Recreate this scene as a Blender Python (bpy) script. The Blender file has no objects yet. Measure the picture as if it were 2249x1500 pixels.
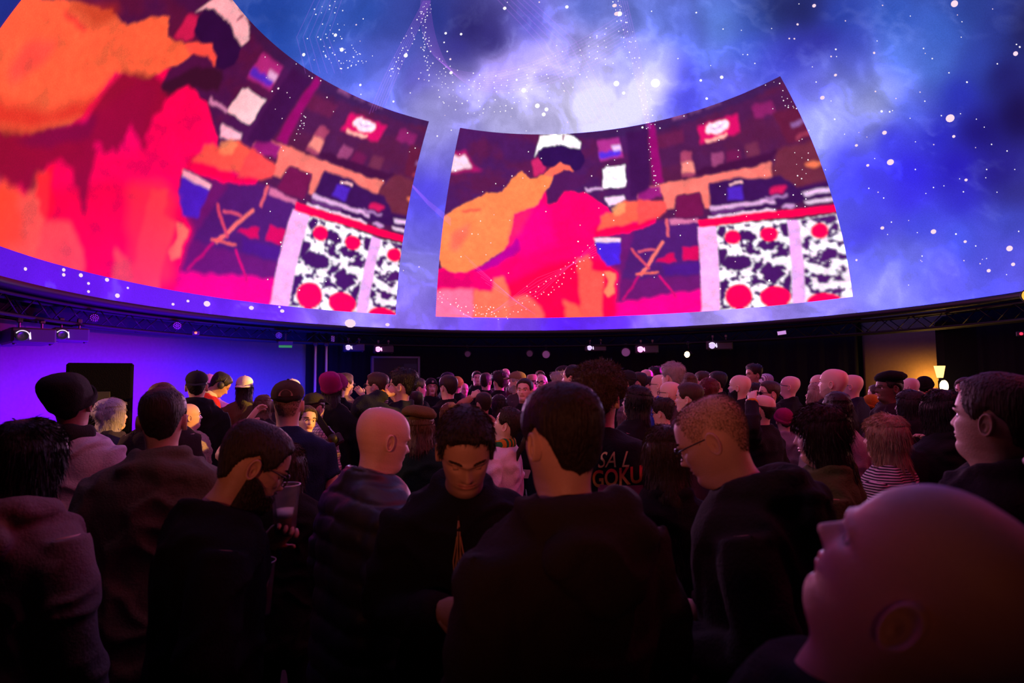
import bpy, bmesh, math, random
import numpy as np
from mathutils import Vector, Matrix, Euler
from mathutils.bvhtree import BVHTree

random.seed(7)
rng = np.random.default_rng(7)
scene = bpy.context.scene
COL = scene.collection

# ------------------------------------------------------------------ camera
R = 7.0                                   # dome radius (m)
CAMH = 1.74
FPX = 1277.78
PITCH, ROLL, HEAD = .0636, -.0088, .0727
CAM = np.array([-.2012 * R, -1.1724 * R, CAMH])
ZC = CAMH + .1017 * R                     # height of the dome's centre
E0 = .0774                                # elevation of the dome's lower edge
ZRIM = ZC + R * math.sin(E0)
RRIM = R * math.cos(E0)


def camrot(v):
    v = np.asarray(v, float)
    x, f, y = v[..., 0], v[..., 1], v[..., 2]
    c, s = math.cos(ROLL), math.sin(ROLL)
    x, y = c * x - s * y, s * x + c * y
    c, s = math.cos(PITCH), math.sin(PITCH)
    f, y = c * f - s * y, s * f + c * y
    c, s = math.cos(HEAD), math.sin(HEAD)
    return np.stack([c * x + s * f, -s * x + c * f, y], -1)


RIGHT, FWD, UP = camrot([1, 0, 0]), camrot([0, 1, 0]), camrot([0, 0, 1])


def ray(px, py):
    return RIGHT * ((px - 1124.5) / FPX) + UP * (-(py - 750) / FPX) + FWD


def at(px, py, Z):
    """world point seen at a photo pixel, Z metres along the camera axis"""
    return CAM + ray(px, py) * Z


def dome_hit(px, py):
    """azimuth, elevation on the dome under a photo pixel"""
    d = ray(px, py)
    d = d / np.linalg.norm(d)
    o = CAM - np.array([0, 0, ZC])
    b = d @ o
    t = -b + math.sqrt(max(b * b - (o @ o - R * R), 1e-6))
    q = (o + d * t) / R
    return math.atan2(q[0], q[1]), math.asin(max(-1, min(1, q[2])))


def to_px(P):
    d = P - CAM
    f = d @ FWD
    return 1124.5 + FPX * (d @ RIGHT) / f, 750 - FPX * (d @ UP) / f, f


def ring_pt(px, r, z):
    """point on the vertical cylinder of radius r (round the dome axis) in the direction of photo column px, height z"""
    d = RIGHT * ((px - 1124.5) / FPX) + FWD
    d = d[:2] / np.linalg.norm(d[:2])
    o = CAM[:2]
    b = d @ o
    t = -b + math.sqrt(b * b - (o @ o - r * r))
    q = o + d * t
    return np.array([q[0], q[1], z])


cam = bpy.data.cameras.new('camera')
cam.sensor_width = 36
cam.lens = FPX / 2249 * 36
cam.clip_start = .05
cam.dof.use_dof = True
cam.dof.focus_distance = 4.5
cam.dof.aperture_fstop = 3.2
camo = bpy.data.objects.new('camera', cam)
COL.objects.link(camo)
camo.matrix_world = Matrix(((RIGHT[0], UP[0], -FWD[0], CAM[0]), (RIGHT[1], UP[1], -FWD[1], CAM[1]),
                            (RIGHT[2], UP[2], -FWD[2], CAM[2]), (0, 0, 0, 1)))
scene.camera = camo

# ------------------------------------------------------------------ world, exposure
w = bpy.data.worlds.new('world')
scene.world = w
w.use_nodes = True
w.node_tree.nodes['Background'].inputs[0].default_value = (.02, .02, .03, 1)
w.node_tree.nodes['Background'].inputs[1].default_value = .02
vs = scene.view_settings
vs.view_transform = 'Standard'
vs.look = 'None'
vs.exposure = 0
vs.gamma = 1
vs.use_curve_mapping = False
DOME_GAIN = 1.0                           # brightness of the projected picture


# ------------------------------------------------------------------ helpers
def lin(c):
    c = np.asarray(c, float) / 255.
    return np.where(c <= .04045, c / 12.92, ((c + .055) / 1.055) ** 2.4)


def hash3(i, j, k):
    h = (i * 374761393 + j * 668265263 + k * 2147483647 % 1000003 * 1274126177) & 0xFFFFFFFF
    h = ((h ^ (h >> 13)) * 1274126177) & 0xFFFFFFFF
    return ((h ^ (h >> 16)) & 0xFFFF) / 65535.


def vnoise(P):
    P = np.asarray(P, float)
    I = np.floor(P).astype(np.int64)
    F = P - I
    F = F * F * (3 - 2 * F)
    out = 0
    for a in (0, 1):
        for b in (0, 1):
            for c in (0, 1):
                wgt = (F[..., 0] if a else 1 - F[..., 0]) * (F[..., 1] if b else 1 - F[..., 1]) * (F[..., 2] if c else 1 - F[..., 2])
                out = out + wgt * hash3(I[..., 0] + a, I[..., 1] + b, I[..., 2] + c)
    return out


def fbm(P, o=5, g=.5):
    a, s, n = 1., 0., 0.
    for i in range(o):
        s = s + a * vnoise(P * 2 ** i + 17.3 * i)
        n += a
        a *= g
    return s / n


def sstep(a, b, x):
    t = np.clip((x - a) / (b - a), 0, 1)
    return t * t * (3 - 2 * t)


def make_mesh(name, V, quads=None, tris=None, mats=(), fmat=None, smooth=True):
    me = bpy.data.meshes.new(name)
    V = np.asarray(V, np.float32)
    q = np.zeros((0, 4), np.int32) if quads is None or len(quads) == 0 else np.asarray(quads, np.int32)
    t = np.zeros((0, 3), np.int32) if tris is None or len(tris) == 0 else np.asarray(tris, np.int32)
    me.vertices.add(len(V))
    me.vertices.foreach_set('co', V.ravel())
    me.loops.add(q.size + t.size)
    me.loops.foreach_set('vertex_index', np.concatenate([q.ravel(), t.ravel()]))
    me.polygons.add(len(q) + len(t))
    ls = np.concatenate([np.arange(len(q)) * 4, q.size + np.arange(len(t)) * 3])
    me.polygons.foreach_set('loop_start', ls.astype(np.int32))
    me.polygons.foreach_set('use_smooth', np.full(len(q) + len(t), smooth))
    for m in mats:
        me.materials.append(m)
    if fmat is not None:
        me.polygons.foreach_set('material_index', np.asarray(fmat, np.int32))
    me.update(calc_edges=True)
    me.validate()
    return me


def link(name, data, parent=None, loc=None):
    o = bpy.data.objects.new(name, data)
    COL.objects.link(o)
    if parent is not None:
        o.parent = parent
    if loc is not None:
        o.location = tuple(loc)
    return o


def tag(o, label=None, cat=None, group=None, kind=None):
    if label:
        o['label'] = label
    if cat:
        o['category'] = cat
    if group:
        o['group'] = group
    if kind:
        o['kind'] = kind
    return o


class MB:
    """collects quads and tris"""
    def __init__(s):
        s.V, s.Q, s.T, s.qm, s.tm, s.n = [], [], [], [], [], 0

    def add(s, V, Q=None, T=None, m=0):
        V = np.asarray(V, float).reshape(-1, 3)
        if Q is not None and len(Q):
            s.Q.append(np.asarray(Q) + s.n)
            s.qm.append(np.broadcast_to(np.asarray(m), (len(Q),)))
        if T is not None and len(T):
            s.T.append(np.asarray(T) + s.n)
            s.tm.append(np.full(len(T), m if np.isscalar(m) else 0))
        s.V.append(V)
        s.n += len(V)
        return s

    def mesh(s, name, mats=(), smooth=True):
        V = np.concatenate(s.V)
        Q = np.concatenate(s.Q) if s.Q else None
        T = np.concatenate(s.T) if s.T else None
        fm = np.concatenate((s.qm if s.Q else []) + (s.tm if s.T else [])) if (s.Q or s.T) else None
        return make_mesh(name, V, Q, T, mats, fm, smooth)

    def box(s, c, d, m=0, rot=None):
        c, d = np.array(c, float), np.array(d, float) / 2
        v = np.array([[x, y, z] for x in (-1, 1) for y in (-1, 1) for z in (-1, 1)]) * d
        if rot is not None:
            v = v @ np.array(rot).T
        return s.add(v + c, [[0, 1, 3, 2], [4, 6, 7, 5], [0, 4, 5, 1], [2, 3, 7, 6], [0, 2, 6, 4], [1, 5, 7, 3]], m=m)

    def bevbox(s, c, d, b, m=0, rot=None):
        """box with chamfered edges"""
        c, d = np.array(c, float), np.array(d, float) / 2
        V, idx = [], {}
        for sx in (-1, 1):
            for sy in (-1, 1):
                for sz in (-1, 1):
                    for k in range(3):
                        p = np.array([sx, sy, sz], float) * (d - b)
                        p[k] += np.array([sx, sy, sz])[k] * b
                        idx[(sx, sy, sz, k)] = len(V)
                        V.append(p)
        Q, T = [], []
        for k in range(3):
            i, j = [a for a in range(3) if a != k]
            for sg in (-1, 1):
                f = []
                for (u, v) in ((-1, -1), (1, -1), (1, 1), (-1, 1)):
                    q = [0, 0, 0]
                    q[k], q[i], q[j] = sg, u, v
                    f.append(idx[(*q, k)])
                Q.append(f)
            for u in (-1, 1):
                for v in (-1, 1):
                    q0, q1 = [0, 0, 0], [0, 0, 0]
                    q0[k], q1[k] = -1, 1
                    q0[i] = q1[i] = u
                    q0[j] = q1[j] = v
                    Q.append([idx[(*q0, i)], idx[(*q1, i)], idx[(*q1, j)], idx[(*q0, j)]])
        for sx in (-1, 1):
            for sy in (-1, 1):
                for sz in (-1, 1):
                    T.append([idx[(sx, sy, sz, k)] for k in range(3)])
        V = np.array(V)
        if rot is not None:
            V = V @ np.array(rot).T
        return s.add(V + c, Q, T, m=m)

    def tube(s, pts, rad, n=10, m=0, cap=True, closed=False, flat=None, up=None):
        """loft of circles (or ellipses: flat = ratio along 'up') along a polyline"""
        P = np.array(pts, float)
        r = np.broadcast_to(np.asarray(rad, float), (len(P),)) if np.ndim(rad) < 2 else np.asarray(rad, float)
        k = len(P)
        if closed:
            T = np.roll(P, -1, 0) - np.roll(P, 1, 0)
        else:
            T = np.gradient(P, axis=0)
        T /= np.linalg.norm(T, axis=1)[:, None] + 1e-12
        ref = np.array(up if up is not None else ([0, 0, 1] if abs(T[0][2]) < .9 else [0, 1, 0]), float)
        a = np.linspace(0, 2 * np.pi, n, endpoint=False)
        V = []
        for i in range(k):
            u = ref - T[i] * (ref @ T[i])
            u /= np.linalg.norm(u) + 1e-12
            v = np.cross(T[i], u)
            if up is None:
                ref = u
            if np.ndim(r) == 2:
                ru, rv = r[i]
            else:
                ru = rv = r[i]
            V.append(P[i] + np.outer(np.cos(a) * ru, u) + np.outer(np.sin(a) * rv, v))
        V = np.concatenate(V)
        Q = grid_faces(k + (1 if closed else 0), n, wrap_rows=k if closed else None)
        base = s.n
        s.add(V, Q, m=m)
        if cap and not closed:
            for i, fl in ((0, True), (k - 1, False)):
                c = P[i]
                ring = np.arange(n) + i * n
                nx = np.roll(ring, -1)
                s.V.append(c[None])
                ci = s.n
                s.n += 1
                t = np.stack([np.full(n, ci), (nx if fl else ring) + base, (ring if fl else nx) + base], 1)
                s.T.append(t)
                s.tm.append(np.full(n, m))
        return s

    def lathe(s, prof, n=24, m=0, c=(0, 0, 0), M=None):
        prof = np.array(prof, float)
        a = np.linspace(0, 2 * np.pi, n, endpoint=False)
        V = np.stack([np.outer(prof[:, 0], np.cos(a)), np.outer(prof[:, 0], np.sin(a)), np.outer(prof[:, 1], np.ones(n))], -1).reshape(-1, 3)
        if M is not None:
            V = V @ np.array(M).T
        return s.add(V + np.array(c), grid_faces(len(prof), n), m=m)

    def ellipsoid(s, c, r, n=12, k=8, m=0, M=None):
        ph = np.linspace(.02, np.pi - .02, k)
        a = np.linspace(0, 2 * np.pi, n, endpoint=False)
        V = np.stack([np.outer(np.sin(ph), np.cos(a)), np.outer(np.sin(ph), np.sin(a)), np.outer(np.cos(ph), np.ones(n))], -1).reshape(-1, 3) * np.array(r)
        if M is not None:
            V = V @ np.array(M).T
        Q = grid_faces(k, n)
        top = [[0, i, i + 1] for i in range(1, n - 1)]
        b = (k - 1) * n
        bot = [[b, b + i + 1, b + i] for i in range(1, n - 1)]
        return s.add(V + np.array(c), Q[:, ::-1], [t[::-1] for t in top] + [t[::-1] for t in bot], m=m)


def grid_faces(rows, n, wrap=True, wrap_rows=None):
    i = np.arange(rows - 1)[:, None]
    j = np.arange(n if wrap else n - 1)[None]
    i2 = (i + 1) % wrap_rows if wrap_rows else i + 1
    j2 = (j + 1) % n
    return np.stack([i * n + j, i * n + j2, i2 * n + j2, i2 * n + j], -1).reshape(-1, 4)


def rot_axis(ax, ang):
    return np.array(Matrix.Rotation(ang, 3, Vector(ax)))


def frame_from(fwd, up=(0, 0, 1)):
    """matrix whose columns are right, forward, up"""
    f = np.array(fwd, float)
    f /= np.linalg.norm(f)
    r = np.cross(f, np.array(up, float))
    r /= np.linalg.norm(r)
    return np.stack([r, f, np.cross(r, f)], 1)


def spline(x, xs, ys):
    """Catmull-Rom through (xs, ys), xs rising"""
    xs, ys = np.array(xs, float), np.array(ys, float)
    m = np.gradient(ys, xs)
    x = np.clip(x, xs[0], xs[-1])
    i = np.clip(np.searchsorted(xs, x) - 1, 0, len(xs) - 2)
    h = xs[i + 1] - xs[i]
    t = (x - xs[i]) / h
    return ((2 * t ** 3 - 3 * t ** 2 + 1) * ys[i] + (t ** 3 - 2 * t ** 2 + t) * h * m[i] + (-2 * t ** 3 + 3 * t ** 2) * ys[i + 1] + (t ** 3 - t ** 2) * h * m[i + 1])


# ------------------------------------------------------------------ materials
MATS = {}


def nodes(name):
    m = bpy.data.materials.new(name)
    m.use_nodes = True
    nt = m.node_tree
    return m, nt, nt.nodes['Principled BSDF'], nt.nodes, nt.links


def pmat(name, col, rough=.6, metal=0, bump=0, scale=60, var=.15, spec=.3, stretch=(1, 1, 1), sss=0):
    key = (name, tuple(np.round(col, 4)))
    if key in MATS:
        return MATS[key]
    m, nt, b, N, L = nodes(name)
    tc = N.new('ShaderNodeTexCoord')
    mp = N.new('ShaderNodeMapping')
    mp.inputs['Scale'].default_value = stretch
    L.new(tc.outputs['Object'], mp.inputs[0])
    nz = N.new('ShaderNodeTexNoise')
    nz.inputs['Scale'].default_value = scale
    nz.inputs['Detail'].default_value = 4
    L.new(mp.outputs[0], nz.inputs['Vector'])
    mx = N.new('ShaderNodeMixRGB')
    mx.inputs[1].default_value = (*[c * (1 - var) for c in col], 1)
    mx.inputs[2].default_value = (*[min(1, c * (1 + var)) for c in col], 1)
    L.new(nz.outputs[0], mx.inputs[0])
    L.new(mx.outputs[0], b.inputs['Base Color'])
    b.inputs['Roughness'].default_value = rough
    b.inputs['Metallic'].default_value = metal
    b.inputs['Specular IOR Level'].default_value = spec
    if bump:
        bp = N.new('ShaderNodeBump')
        bp.inputs['Strength'].default_value = bump
        bp.inputs['Distance'].default_value = .01
        L.new(nz.outputs[0], bp.inputs['Height'])
        L.new(bp.outputs[0], b.inputs['Normal'])
    MATS[key] = m
    return m


def cloth(col, kind='cloth'):
    if kind == 'puffer':
        return pmat('quilted_nylon', col, .45, bump=.25, scale=25, spec=.4)
    if kind == 'wool':
        return pmat('wool_knit', col, .95, bump=.6, scale=220, spec=.1, stretch=(1, 1, .4))
    if kind == 'fur':
        return pmat('fleece', col, 1, bump=1, scale=90, var=.5, spec=.05)
    return pmat('cotton', col, .9, bump=.35, scale=110, spec=.12)


def skinm(col):
    return pmat('skin', col, .5, bump=.12, scale=180, var=.08, spec=.35)


def hairm(col):
    return pmat('hair', col, .55, bump=.9, scale=160, var=.45, spec=.35, stretch=(1, 1, .12))


def emit(name, col, strength, base=(0, 0, 0), sampled=True):
    key = (name, tuple(col), strength)
    if key in MATS:
        return MATS[key]
    m, nt, b, N, L = nodes(name)
    b.inputs['Base Color'].default_value = (*base, 1)
    b.inputs['Emission Color'].default_value = (*col, 1)
    b.inputs['Emission Strength'].default_value = strength
    if not sampled:
        m.cycles.emission_sampling = 'NONE'
    MATS[key] = m
    return m


def banded(name, c1, c2, scale, axis='Z', thr=.5, checks=False):
    """woven stripes / fine checks in object space"""
    m, nt, b, N, L = nodes(name)
    tc = N.new('ShaderNodeTexCoord')
    fac = None
    for ax in (axis if not checks else 'XZ'):
        wv = N.new('ShaderNodeTexWave')
        wv.bands_direction = ax
        wv.inputs['Scale'].default_value = scale
        wv.inputs['Distortion'].default_value = .6
        wv.inputs['Detail Scale'].default_value = .3
        L.new(tc.outputs['Object'], wv.inputs[0])
        gt = N.new('ShaderNodeMath')
        gt.operation = 'GREATER_THAN'
        gt.inputs[1].default_value = thr
        L.new(wv.outputs['Fac'], gt.inputs[0])
        if fac is None:
            fac = gt
        else:
            ad = N.new('ShaderNodeMath')
            ad.operation = 'MAXIMUM'
            L.new(fac.outputs[0], ad.inputs[0])
            L.new(gt.outputs[0], ad.inputs[1])
            fac = ad
    mx = N.new('ShaderNodeMixRGB')
    mx.inputs[1].default_value = (*c1, 1)
    mx.inputs[2].default_value = (*c2, 1)
    L.new(fac.outputs[0], mx.inputs[0])
    L.new(mx.outputs[0], b.inputs['Base Color'])
    b.inputs['Roughness'].default_value = .9
    b.inputs['Specular IOR Level'].default_value = .1
    return m


BLACKMETAL = pmat('black_painted_steel', (.012, .012, .014), .45, .3, spec=.4)
ALU = pmat('dull_aluminium', (.10, .10, .11), .45, .8)
PLASTIC = pmat('dark_plastic', (.03, .028, .035), .5, spec=.4)
# the emission of the projection is read from the picture attribute painted on the dome


def picture_mat(name, grain):
    m, nt, b, N, L = nodes(name)
    at_ = N.new('ShaderNodeAttribute')
    at_.attribute_name = 'picture'
    tc = N.new('ShaderNodeTexCoord')
    nz = N.new('ShaderNodeTexNoise')
    nz.inputs['Scale'].default_value = 55
    nz.inputs['Detail'].default_value = 2
    L.new(tc.outputs['Object'], nz.inputs['Vector'])
    mr = N.new('ShaderNodeMapRange')
    mr.inputs['From Min'].default_value = .25
    mr.inputs['From Max'].default_value = .75
    mr.inputs['To Min'].default_value = 1 - grain
    mr.inputs['To Max'].default_value = 1 + grain
    L.new(nz.outputs[0], mr.inputs['Value'])
    mul = N.new('ShaderNodeVectorMath')
    mul.operation = 'SCALE'
    L.new(at_.outputs['Color'], mul.inputs[0])
    L.new(mr.outputs[0], mul.inputs['Scale'])
    L.new(mul.outputs[0], b.inputs['Emission Color'])
    b.inputs['Emission Strength'].default_value = DOME_GAIN
    b.inputs['Base Color'].default_value = (.02, .02, .02, 1)
    b.inputs['Roughness'].default_value = .9
    b.inputs['Specular IOR Level'].default_value = 0
    m.cycles.emission_sampling = 'NONE'
    return m


def set_picture(me, rgb):
    ca = me.color_attributes.new('picture', 'FLOAT_COLOR', 'POINT')
    a = np.ones((len(me.vertices), 4), np.float32)
    # parts the camera clips to full are brighter than full
    a[:, :3] = rgb * (1 + 1.5 * sstep(.86, 1., np.asarray(rgb)))
    ca.data.foreach_set('color', a.ravel())


def sph(az, el, r=R):
    return np.stack([r * np.cos(el) * np.sin(az), r * np.cos(el) * np.cos(az), ZC + r * np.sin(el)], -1)



# ------------------------------------------------------------------ the room
FLOOR = pmat('dark_floor', (.02, .019, .021), .5, bump=.2, scale=8, spec=.3)
DRAPE = pmat('black_drape', (.008, .008, .009), .95, bump=.3, scale=30, spec=.05)
b = MB().box((0, -2, -.05), (26, 26, .1))
tag(link('floor', b.mesh('floor', [FLOOR], False)), 'dark floor under the standing crowd', 'floor', kind='structure')


def curved_wall(name, a0, a1, r, z0, z1, mat, folds=0., nfold=9., thick=.06, n=240):
    """wall round the dome axis; folds = depth of drape pleats"""
    a = np.linspace(a0, a1, n)
    rr = r + folds * np.sin(a * nfold * 12) + folds * .6 * np.sin(a * nfold * 31 + 1)
    V = []
    for (dr, z) in ((0, z0), (0, z1), (thick, z1), (thick, z0)):
        V.append(np.stack([(rr + dr) * np.sin(a), (rr + dr) * np.cos(a), np.full(n, z)], -1))
    V = np.concatenate(V)
    i = np.arange(n - 1)
    Q = np.concatenate([np.stack([k * n + i, k * n + i + 1, ((k + 1) % 4) * n + i + 1, ((k + 1) % 4) * n + i], -1) for k in range(4)])
    Q = np.concatenate([Q, [[0, n, 2 * n, 3 * n], [n - 1, 4 * n - 1, 3 * n - 1, 2 * n - 1]]])
    return link(name, make_mesh(name, V, Q, mats=[mat]))


RW = 7.75
q = ring_pt(672, RW, 0)
AZ_END = math.atan2(q[0], q[1])
CYC = pmat('white_painted_board', (.13, .13, .14), .85, bump=.05, scale=20, spec=.1)
tag(curved_wall('wall_stage', -2.3, AZ_END, RW, 0, 2.66, CYC, n=100), 'smooth pale stage backdrop washed in blue and violet light', 'wall', kind='structure')
tag(curved_wall('wall_valance', -2.3, AZ_END, RW - .04, 2.64, ZRIM + .1, DRAPE, .004, n=160), 'black valance above the blue stage backdrop', 'wall', kind='structure')
q = ring_pt(1880, RW, 0)
AZ_AMB = math.atan2(q[0], q[1])
q = ring_pt(2052, RW, 0)
AZ_AMB2 = math.atan2(q[0], q[1])
tag(curved_wall('wall_back', AZ_END, AZ_AMB, RW, 0, ZRIM + .1, DRAPE, .025), 'black pleated drapes behind the crowd below the dome', 'wall', kind='structure')
OCH = pmat('ochre_plaster', (.15, .095, .042), .9, bump=.15, scale=18, spec=.1)
tag(curved_wall('wall_bar', AZ_AMB, AZ_AMB2 + .03, RW + .25, 0, ZRIM + .1, OCH, n=40), 'bare plaster wall lit amber by the bar lamp', 'wall', kind='structure')
tag(curved_wall('wall_side', AZ_AMB2 + .03, 2.3, RW, 0, ZRIM + .1, DRAPE, .02), 'black drapes beside the amber bar wall', 'wall', kind='structure')
for nm, c, d in (('wall_rear', (0, -13, 2), (26, .1, 4)), ('wall_west', (-9.5, -9, 2), (.1, 8, 4)), ('wall_east', (9.5, -9, 2), (.1, 8, 4))):
    tag(link(nm, MB().box(c, d).mesh(nm, [DRAPE], False)), 'plain black wall of the hall behind the camera', 'wall', kind='structure')


# ------------------------------------------------------------------ dome: nebula
def dome_grid(az, el, r):
    A, Ee = np.meshgrid(az, el)
    V = sph(A, Ee, r)
    return V.reshape(-1, 3), grid_faces(len(el), len(az), wrap=False)


# colours of the projected nebula, read at photo pixels: x, y, r, g, b
NEB = np.array([[600, 20, 35, 75, 160], [600, 80, 40, 85, 180], [690, 60, 55, 100, 190], [700, 150, 70, 105, 210], [800, 40, 50, 90, 180], [780, 150, 85, 110, 220],
    [860, 60, 60, 80, 165], [950, 40, 45, 65, 150], [1030, 55, 40, 35, 105], [1000, 110, 55, 50, 150], [1080, 80, 45, 38, 125], [880, 130, 95, 110, 215], [860, 200, 125, 135, 235],
    [930, 180, 120, 110, 230], [960, 240, 190, 185, 250], [1000, 200, 190, 180, 250], [1100, 160, 190, 170, 250], [1200, 130, 195, 180, 250], [1240, 80, 165, 160, 240],
    [1180, 60, 90, 90, 200], [1280, 30, 95, 115, 205], [1300, 130, 205, 198, 252], [1180, 230, 215, 208, 253], [1300, 220, 232, 226, 255], [1100, 260, 205, 200, 253], [1400, 230, 235, 230, 255],
    [1440, 180, 222, 216, 254], [1400, 110, 165, 165, 245], [1380, 40, 110, 130, 220], [1450, 60, 100, 125, 220], [1455, 130, 175, 178, 248], [1508, 160, 62, 60, 222], [1510, 220, 66, 62, 232], [1500, 90, 90, 115, 225],
    [1560, 120, 110, 135, 232], [1590, 60, 105, 140, 222], [1600, 180, 125, 130, 240], [1650, 110, 70, 100, 215], [1660, 40, 60, 90, 175], [1700, 20, 28, 36, 85], [1760, 25, 30, 42, 95], [1740, 110, 60, 62, 185],
    [1810, 90, 52, 48, 165], [1870, 100, 62, 80, 200], [1850, 40, 45, 75, 170], [1960, 40, 55, 95, 190], [1960, 110, 95, 130, 225], [1930, 190, 165, 178, 248], [1880, 185, 150, 160, 245], [1870, 150, 90, 100, 220], [1900, 225, 195, 200, 250],
    [1820, 250, 190, 195, 252], [1800, 285, 180, 185, 252], [1880, 275, 150, 155, 250], [1790, 210, 105, 105, 235], [1980, 230, 90, 110, 240], [2050, 130, 90, 128, 225], [2060, 60, 70, 110, 205], [2110, 20, 45, 70, 150],
    [2180, 60, 45, 65, 150], [2150, 130, 60, 85, 190], [2100, 200, 45, 55, 190], [2200, 160, 30, 30, 110], [2240, 60, 30, 38, 95], [2240, 250, 18, 14, 80], [2150, 280, 28, 20, 120], [2050, 290, 45, 42, 195],
    [1950, 310, 62, 58, 238], [1850, 330, 75, 70, 245], [2000, 380, 60, 45, 240], [2100, 370, 45, 32, 190], [2200, 380, 40, 32, 140], [2240, 420, 60, 60, 150], [1900, 400, 78, 66, 248], [1870, 420, 95, 95, 252],
    [1990, 440, 75, 60, 245], [2120, 450, 62, 55, 215], [2230, 500, 75, 85, 200], [1850, 480, 105, 105, 250], [1900, 520, 78, 66, 245], [2020, 500, 82, 90, 242], [2120, 540, 85, 100, 240], [1930, 560, 125, 130, 248],
    [1890, 600, 130, 130, 250], [2000, 580, 125, 130, 248], [2080, 620, 120, 115, 248], [2200, 600, 100, 100, 240], [1960, 640, 150, 148, 250], [2180, 560, 95, 100, 235], [2240, 620, 110, 105, 240],
    [970, 290, 185, 178, 252], [985, 340, 150, 140, 250], [950, 400, 95, 80, 245], [935, 450, 105, 95, 246], [925, 510, 135, 125, 250], [920, 580, 165, 155, 252], [910, 660, 160, 140, 250],
    [0, 575, 100, 30, 225], [150, 610, 105, 32, 232], [300, 650, 112, 40, 240], [450, 675, 118, 48, 242], [600, 692, 125, 58, 244], [720, 705, 150, 110, 250], [790, 712, 185, 165, 252], [880, 712, 155, 125, 250],
    [1000, 716, 140, 105, 250], [1120, 716, 135, 85, 250], [1250, 712, 110, 45, 250], [1350, 708, 120, 60, 250], [1450, 704, 160, 130, 250], [1600, 694, 185, 165, 250], [1700, 685, 172, 150, 250], [1820, 674, 165, 150, 250],
    [10, 10, 30, 60, 150], [30, 30, 28, 50, 140], [800, 240, 130, 135, 238], [720, 200, 100, 115, 225], [1620, 200, 110, 110, 235], [1700, 140, 85, 90, 225]], float)


def nebula(P):
    """linear colour of the nebula at dome points"""
    x, y, f = to_px(P)
    ok = f > .3
    X = np.stack([np.where(ok, x, -4000), np.where(ok, y, -4000)], 1)
    D = (P - np.array([0, 0, ZC])) / R
    wx = fbm(D * 5 + 3, 4) - .5
    wy = fbm(D * 5 + 31, 4) - .5
    Xw = X + np.stack([wx, wy], 1) * 60
    out = np.zeros((len(P), 3))
    pts, cl = NEB[:, :2], lin(NEB[:, 2:])
    for s in range(0, len(P), 40000):
        d2 = ((Xw[s:s + 40000, None, :] - pts[None]) ** 2).sum(-1)
        wgt = 1 / (d2 + 2200) ** 2.0
        out[s:s + 40000] = (wgt @ cl) / wgt.sum(1)[:, None]
    # out of the frame the nebula goes on as broken blue cloud
    far = np.clip(np.maximum.reduce([-X[:, 0], X[:, 0] - 2249, -X[:, 1]]) / 260, 0, 1)[:, None]
    g = fbm(D * 2.2 + 9, 5)[:, None]
    gen = lin((45, 42, 150)) * (1 - sstep(.45, .62, g)) + lin((135, 140, 235)) * sstep(.45, .62, g)
    out = out * (1 - far) + gen * far
    # wisps
    q = D * 7 + np.stack([wx, wy, wx - wy], 1) * 2.2
    n = fbm(q, 6, .55)
    n2 = 1 - np.abs(2 * fbm(D * 9 + np.stack([wy, wx, wx], 1) * 3.2, 5) - 1)
    lum = np.clip(out[:, :2].mean(1) * 4, .25, 1)
    k = 1 + ((.74 + .52 * sstep(.3, .7, n)) * (.95 + .12 * sstep(.7, 1, n2)) - 1) * lum
    out = out * k[:, None]
    out += (sstep(.86, 1.0, n2) * sstep(.45, .65, n))[:, None] * np.array([.04, .045, .07]) * np.clip(out.sum(1) * 1.3, .1, 1)[:, None]
    out = np.clip(out, 0, None) ** 1.14
    return np.minimum(out, np.array([.80, .77, 1.0]))


az = np.concatenate([np.linspace(-math.pi, -2.1, 40, endpoint=False), np.linspace(-2.1, 2.05, 600, endpoint=False), np.linspace(2.05, math.pi, 40)])
el = np.concatenate([np.linspace(E0, 1.27, 185, endpoint=False), np.linspace(1.27, math.pi / 2, 20)])
V, Q = dome_grid(az, el, R)
me = make_mesh('ceiling', V, Q[:, ::-1], mats=[picture_mat('projected_nebula', .10)])
set_picture(me, nebula(V))
dome = tag(link('ceiling', me), 'huge curved projection dome showing a blue and white nebula', 'dome', kind='structure')
# black lip that closes the lower edge of the screen
mb = MB()
a = np.linspace(-2.3, 2.3, 160)
prof = [(RRIM - .02, ZRIM), (RRIM - .02, ZRIM - .10), (RRIM + .16, ZRIM - .10), (RRIM + .16, ZRIM + .05)]
V = np.concatenate([np.stack([r_ * np.sin(a), r_ * np.cos(a), np.full(160, z_)], -1) for r_, z_ in prof])
mb.add(V, grid_faces(5, 160, wrap=False, wrap_rows=4))
tag(link('rim_band', mb.mesh('rim_band', [BLACKMETAL]), dome), 'black band along the lower edge of the dome')

# stars, dotted trails and light lines of the projection
STAR = emit('projected_star', (1, .93, 1), 1.3, sampled=False)
STARP = emit('projected_pink_star', (1, .72, .85), 1.0, sampled=False)


def disc_on_dome(mb, px, py, rpx, m=0, n=8, sx=1.):
    a_, e_ = dome_hit(px, py)
    if e_ < E0 + .005:
        return
    c = sph(np.array(a_), np.array(e_), R - .03)
    d = np.linalg.norm(c - CAM)
    up = np.array([-math.sin(a_) * math.sin(e_), -math.cos(a_) * math.sin(e_), math.cos(e_)])
    ri = np.array([math.cos(a_), -math.sin(a_), 0])
    r_ = rpx * d / FPX
    t = np.linspace(0, 2 * np.pi, n, endpoint=False)
    mb.add(c + np.outer(np.cos(t) * r_ * sx, ri) + np.outer(np.sin(t) * r_, up), T=[[0, i, i + 1] for i in range(1, n - 1)], m=m)


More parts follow.
